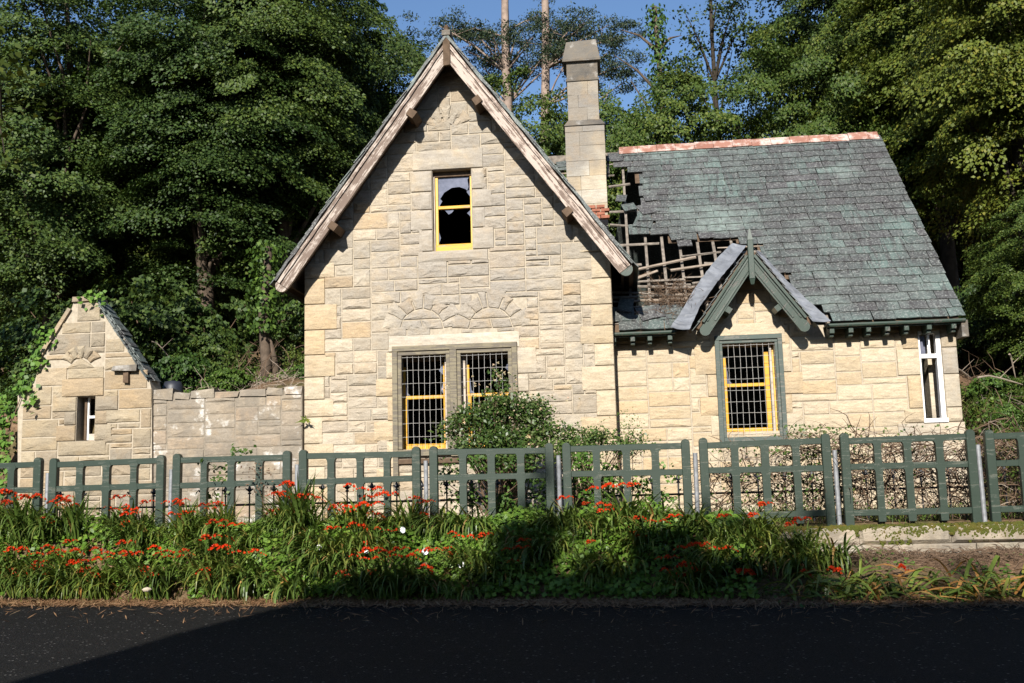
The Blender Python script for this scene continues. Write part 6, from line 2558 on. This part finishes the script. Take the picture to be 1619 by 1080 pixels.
for i, (x, y) in enumerate(spots):
    y = max(y, y_edge(x) + 0.45)
    if i >= len(spots) - len(upr):
        k = 2
    elif x > 1.15:
        k = rr.choice((3, 0, 3))
    else:
        k = rr.choice((0, 1, 3, 3, 4, 0, 3)) if x > -5 else rr.choice((0, 0, 3, 1, 4, 3))
    if k in used_p:
        t = copy_tree(protos[k])
    else:
        t = protos[k]
        used_p.add(k)
    t.location = (x, y, gz(x, y) - 0.03)
    t.rotation_euler = (0, 0, rr.uniform(-0.7, 0.7))
    s = rr.uniform(0.68, 1.12) * (0.88 if x > -3 else 1.0)
    t.scale = (s, s, s)
    pi = int(min(8, max(0, round((x - cent0) / 2.022) + 1)))
    part = ((x - cent0) / 2.022 + 1 - round((x - cent0) / 2.022 + 1)) * 3
    third = 'left end' if part < -0.95 else ('left of middle' if part < -0.35 else ('middle' if part < 0.35 else ('right of middle' if part < 0.95 else 'right end')))
    rowf = (y - y_edge(x)) / (15.5 - y_edge(x))
    row = 'at the road edge' if rowf < 0.42 else ('mid-bank' if rowf < 0.75 else 'against the fence')
    kind_ = ('arching one-spray clump', 'low three-spray red clump', 'tall upright clump', 'drooping flowerless clump', 'spreading clump rich in red')[k]
    t['label'] = f'{kind_} {row}, {third} of {PANEL[pi]}'
    t['group'] = GM
same = {}
for o in COL.objects:
    if o.get('category') == 'flowering plant':
        same.setdefault(o['label'], []).append(o)
for lab, os_ in same.items():
    if len(os_) == 2:
        for o, wd_ in zip(sorted(os_, key=lambda q: q.location.x), ('left one', 'right one')):
            o['label'] = lab + ', ' + wd_
    elif len(os_) == 3:
        for o, wd_ in zip(sorted(os_, key=lambda q: q.location.x), ('left one', 'middle one', 'right one')):
            o['label'] = lab + ', ' + wd_
# flattened strap leaves at the road edge, right
mb, md = MB(), MB()
for i in range(430):
    x = rr.uniform(1.9, 7.8)
    y = y_edge(x) + rr.uniform(0.05, 1.1) * (0.6 if rr.random() < 0.6 else 1.0)
    a = rr.gauss(-0.35, 0.8) + (math.pi if rr.random() < 0.4 else 0)
    L = rr.uniform(0.25, 0.85)
    wd = rr.uniform(0.012, 0.026)
    p = Vector((x, y, gz(x, y) + rr.uniform(0.02, 0.14)))
    hump_ = rr.uniform(0.02, 0.26)
    cur = rr.gauss(0, 0.5)
    vv = []
    for k in range(7):
        f = k / 6
        ww = wd * (1 - f ** 3) + 0.001
        aa = a + cur * f
        sx, sy = -math.sin(aa), math.cos(aa)
        q = p + Vector((math.cos(aa) * L * f, math.sin(aa) * L * f * 0.6, hump_ * math.sin(f * 3.0) - 0.02 * f))
        vv += [q + Vector((sx, sy, 0.35)) * ww, q - Vector((sx, sy, 0.35)) * ww]
    (md if rr.random() < 0.25 else mb).add(vv, [(2 * k, 2 * k + 1, 2 * k + 3, 2 * k + 2) for k in range(6)])
mb.build('flattened_leaves', M['blade'], None, False, 'stuff')
md.build('withered_leaves', M['blade_dry'], None, False, 'stuff')
for k, (u, v0) in enumerate(((1178, 908), (1196, 922), (1160, 930), (1090, 905), (1262, 890), (1398, 903), (1330, 912), (1300, 880))):
    pp_ = at(u, v0, 14.0)
    st, fl = spray_meshes(400 + k, 0.13, 0.12)
    t = thing('fallen_flower_spray', 'x', 'flower', (pp_.x, 14.0, gz(pp_.x, 14.0) + 0.05), 0, 'orange-red sprays lying on the right-hand verge')
    t['label'] = ('red spray at the right-hand verge, topmost of a close pair', 'red spray at the right-hand verge, lower of a close pair', 'red spray in the shade at the road edge, left of the close pair',
                  'red spray in deep shade below the dormer window panel', 'red spray on the big arching clump before the plinth wall', 'lone red spray farthest right along the verge', 'red spray among flattened leaves below the plinth moss', 'red spray just under the plinth coping')[k]
    o = st.build('flower_stem', M['blade'], t)
    fl.build('flowers', M['flower'], o, kind='stuff')

# bindweed and other broad leaves over the bank
rng = np.random.default_rng(77)
n = 19000
xx_ = rng.uniform(-10.5, 1.6, n)
wt = 0.5 + 0.5 * np.clip((xx_ + 7.5) / 2.5, 0, 1)
keep = rng.random(n) < wt
xx_ = xx_[keep]
n = len(xx_)
ye = np.array([y_edge(a) for a in xx_])
yy_ = ye + 0.38 + rng.random(n) ** 0.9 * (15.5 - ye - 0.3)
hump = np.array([noise.noise(Vector((a * 1.6, b * 1.6, 5.0))) for a, b in zip(xx_, yy_)])
ok = hump > -0.5
xx_, yy_, hump = xx_[ok], yy_[ok], hump[ok]
n = len(xx_)
zz_ = np.array([gz(a, b) for a, b in zip(xx_, yy_)]) + rng.random(n) * (0.10 + 0.38 * np.clip(hump + 0.25, 0, 1)) + 0.02
C = np.stack([xx_, yy_, zz_], 1)
v, q = leaf_arrays(C, rng.normal(0, .4, (n, 3)) + np.array([0, -0.6, 0.8]), np.stack([rng.normal(0, .7, n), rng.normal(-.3, .4, n), rng.normal(-.5, .3, n)], 1), rng.uniform(0.05, 0.11, n), rng.uniform(0.05, 0.09, n))
link('bindweed_cover', np_mesh('bindweed_cover', v, q, M['leaf_bright']), None, 'stuff')
# white trumpet flowers
for k, (u, v0, lb) in enumerate(((505, 866, 'white bindweed trumpet at the left, below a montbretia spray'), (579, 870, 'white bindweed trumpet on sunlit leaves, farther right of the leftmost one'), (637, 838, 'white bindweed trumpet just below the fence rail, left of the rose bush'),
                                 (672, 872, 'white bindweed flower at the shade line below the rose bush'), (963, 848, 'white bindweed trumpet on lit leaves under the fence right of the rose bush'), (1051, 877, 'white daisy-like bloom in the shade near the right strap leaves'),
                                 (730, 893, 'half-closed white bindweed flower in deep shade'))):
    Y = 14.6 + (880 - v0) / 130.0
    p = at(u, v0, Y)
    p.z = max(p.z, gz(p.x, p.y) + 0.12)
    m = MB()
    r = 0.045
    ring1 = [(r * math.cos(6.283 * j / 10) * (1 + 0.08 * (j % 2)), -0.012, r * math.sin(6.283 * j / 10) * (1 + 0.08 * (j % 2))) for j in range(10)]
    ring2 = [(0.4 * r * math.cos(6.283 * j / 10), 0.012, 0.4 * r * math.sin(6.283 * j / 10)) for j in range(10)]
    m.add(ring1 + ring2 + [(0, 0.05, -0.02)], [(j, (j + 1) % 10, 10 + (j + 1) % 10, 10 + j) for j in range(10)] + [(10 + j, 10 + (j + 1) % 10, 20) for j in range(10)])
    o = m.build('white_flower', M['white_petal'])
    o.location = p
    o.rotation_euler = (random.uniform(-0.5, 0.1), 0, random.uniform(-.4, .4))
    tag(o, lb, 'flower', 'white flowers on the bank')
# dry litter heaped at the foot of the plinth wall
rr3 = random.Random(44)
mb = MB()
for i in range(3600):
    x = rr3.uniform(1.2, 8.2)
    y = 15.05 - abs(rr3.gauss(0, 0.42))
    if y < y_edge(x) + 0.1:
        continue
    p = Vector((x, y, gz(x, y) + rr3.uniform(0.0, 0.07)))
    a = rr3.uniform(0, 6.28)
    L = rr3.uniform(0.06, 0.28)
    d = Vector((math.cos(a), math.sin(a) * 0.6, rr3.gauss(0.05, 0.25)))
    q = p + d * L
    md = p.lerp(q, 0.5) + Vector((0, 0, rr3.uniform(0, 0.05)))
    r = rr3.uniform(0.002, 0.006)
    mb.tube([p, md, q], [r, r, r * 0.4], 3, False)
mb.build('dry_litter', M['twig'], None, False, 'stuff')
ground_leaves('verge_weeds', [(1.6, 8.0, 13.0, 15.0, 1500)], M['leaf_bright'], 0.06, 14, 0.10)
# pale stones by the road
for u, v0, s, lb in ((232, 932, 0.05, 'pale stone at the foot of the bank on the left'), (1385, 835, 0.06, 'pale stone under the panel on the plinth wall')):
    Y = 14.05 if u < 500 else 15.35
    p = at(u, v0, Y)
    m = MB()
    for la in range(4):
        pass
    vs_ = []
    rr2 = random.Random(u)
    for i in range(5):
        th = math.pi * i / 4
        for j in range(8):
            ph = 6.283 * j / 8
            k = s * rr2.uniform(0.8, 1.15)
            vs_.append((k * 1.4 * math.sin(th) * math.cos(ph), k * math.sin(th) * math.sin(ph), k * 0.7 * math.cos(th)))
    m.add(vs_, [(i * 8 + j, (i + 1) * 8 + j, (i + 1) * 8 + (j + 1) % 8, i * 8 + (j + 1) % 8) for i in range(4) for j in range(8)])
    o = m.build('loose_stone', M['dressed'])
    o.location = (p.x, Y, max(p.z, gz(p.x, Y) + 0.02))
    tag(o, lb, 'stone')

# ------------------------------------------------------------------ the house across the road, behind the camera: its shade lies on road and bank
opp = thing('roadside_house', 'tall stone house across the road whose shadow lies over the tarmac', 'house', (4, -6, 0))
m = MB()
XL_, XR_ = -5.95, 1.0
m.box(XL_, -10.0, 0, XR_, -3.0, 8.2)
m.build('wall', M['ashlar'], opp)
m = MB()
rz_ = 12.45
pts = [(-2.6, 8.0), (-6.5, rz_), (-10.4, 8.0)]
vv = [(XL_, y, z) for y, z in pts] + [(XR_, y, z) for y, z in pts]
m.add(vv, [(0, 1, 2), (5, 4, 3), (0, 3, 4, 1), (1, 4, 5, 2), (2, 5, 3, 0)])
m.build('roof', M['slate'], opp)
m = MB()
m.box(1.0, -9.6, 0, 18.0, -3.2, 7.2)
m.build('wall', M['ashlar'], opp)
m = MB()
pts = [(-2.8, 7.0), (-6.5, 11.35), (-10.0, 7.0)]
vv = [(1.0, y, z) for y, z in pts] + [(18.0, y, z) for y, z in pts]
m.add(vv, [(0, 1, 2), (5, 4, 3), (0, 3, 4, 1), (1, 4, 5, 2), (2, 5, 3, 0)])
m.build('roof', M['slate'], opp)
for x, w_, h in ((-2.9, 0.9, 13.2), (-0.95, 1.0, 12.9)):
    m = MB()
    m.box(x - w_ / 2, -7.0, 11.0, x + w_ / 2, -6.0, h)
    m.build('chimney', M['chimney'], opp)
for x in (-3.5, 0.5, 4.5, 8.5):
    for z in (1.2, 4.8):
        m = MB()
        m.box(x, -3.0, z, x + 1.1, -2.93, z + 1.8)
        o = m.build('window', M['glass'], opp)
fix_children(opp)
for x, sx_, hgt, lb in ((-4.6, 0.32, 15.0, 'slender shadow-casting beech added at the left end of the house across the road'), (-2.9, 0.45, 15.7, 'tallest shadow-casting beech added behind the house across the road, near its left end'),
                        (-0.8, 0.5, 15.0, 'shadow-casting beech added behind the second chimney of the house across the road'), (1.0, 0.5, 14.9, 'shadow-casting beech added behind the middle of the house across the road'),
                        (2.9, 0.6, 13.6, 'shadow-casting beech added right of the middle of the house across the road'), (7.0, 1.0, 12.8, 'wide shadow-casting beech added at the right end of the house across the road')):
    t = put(protoD, lb, x, -9.8, 1.0, x, 'added trees shaping the roadside house shadow')
    t.scale = (sx_, sx_, hgt / 13.4)  # unseen trees, added and narrowed to give the house shadow a soft bumpy edge
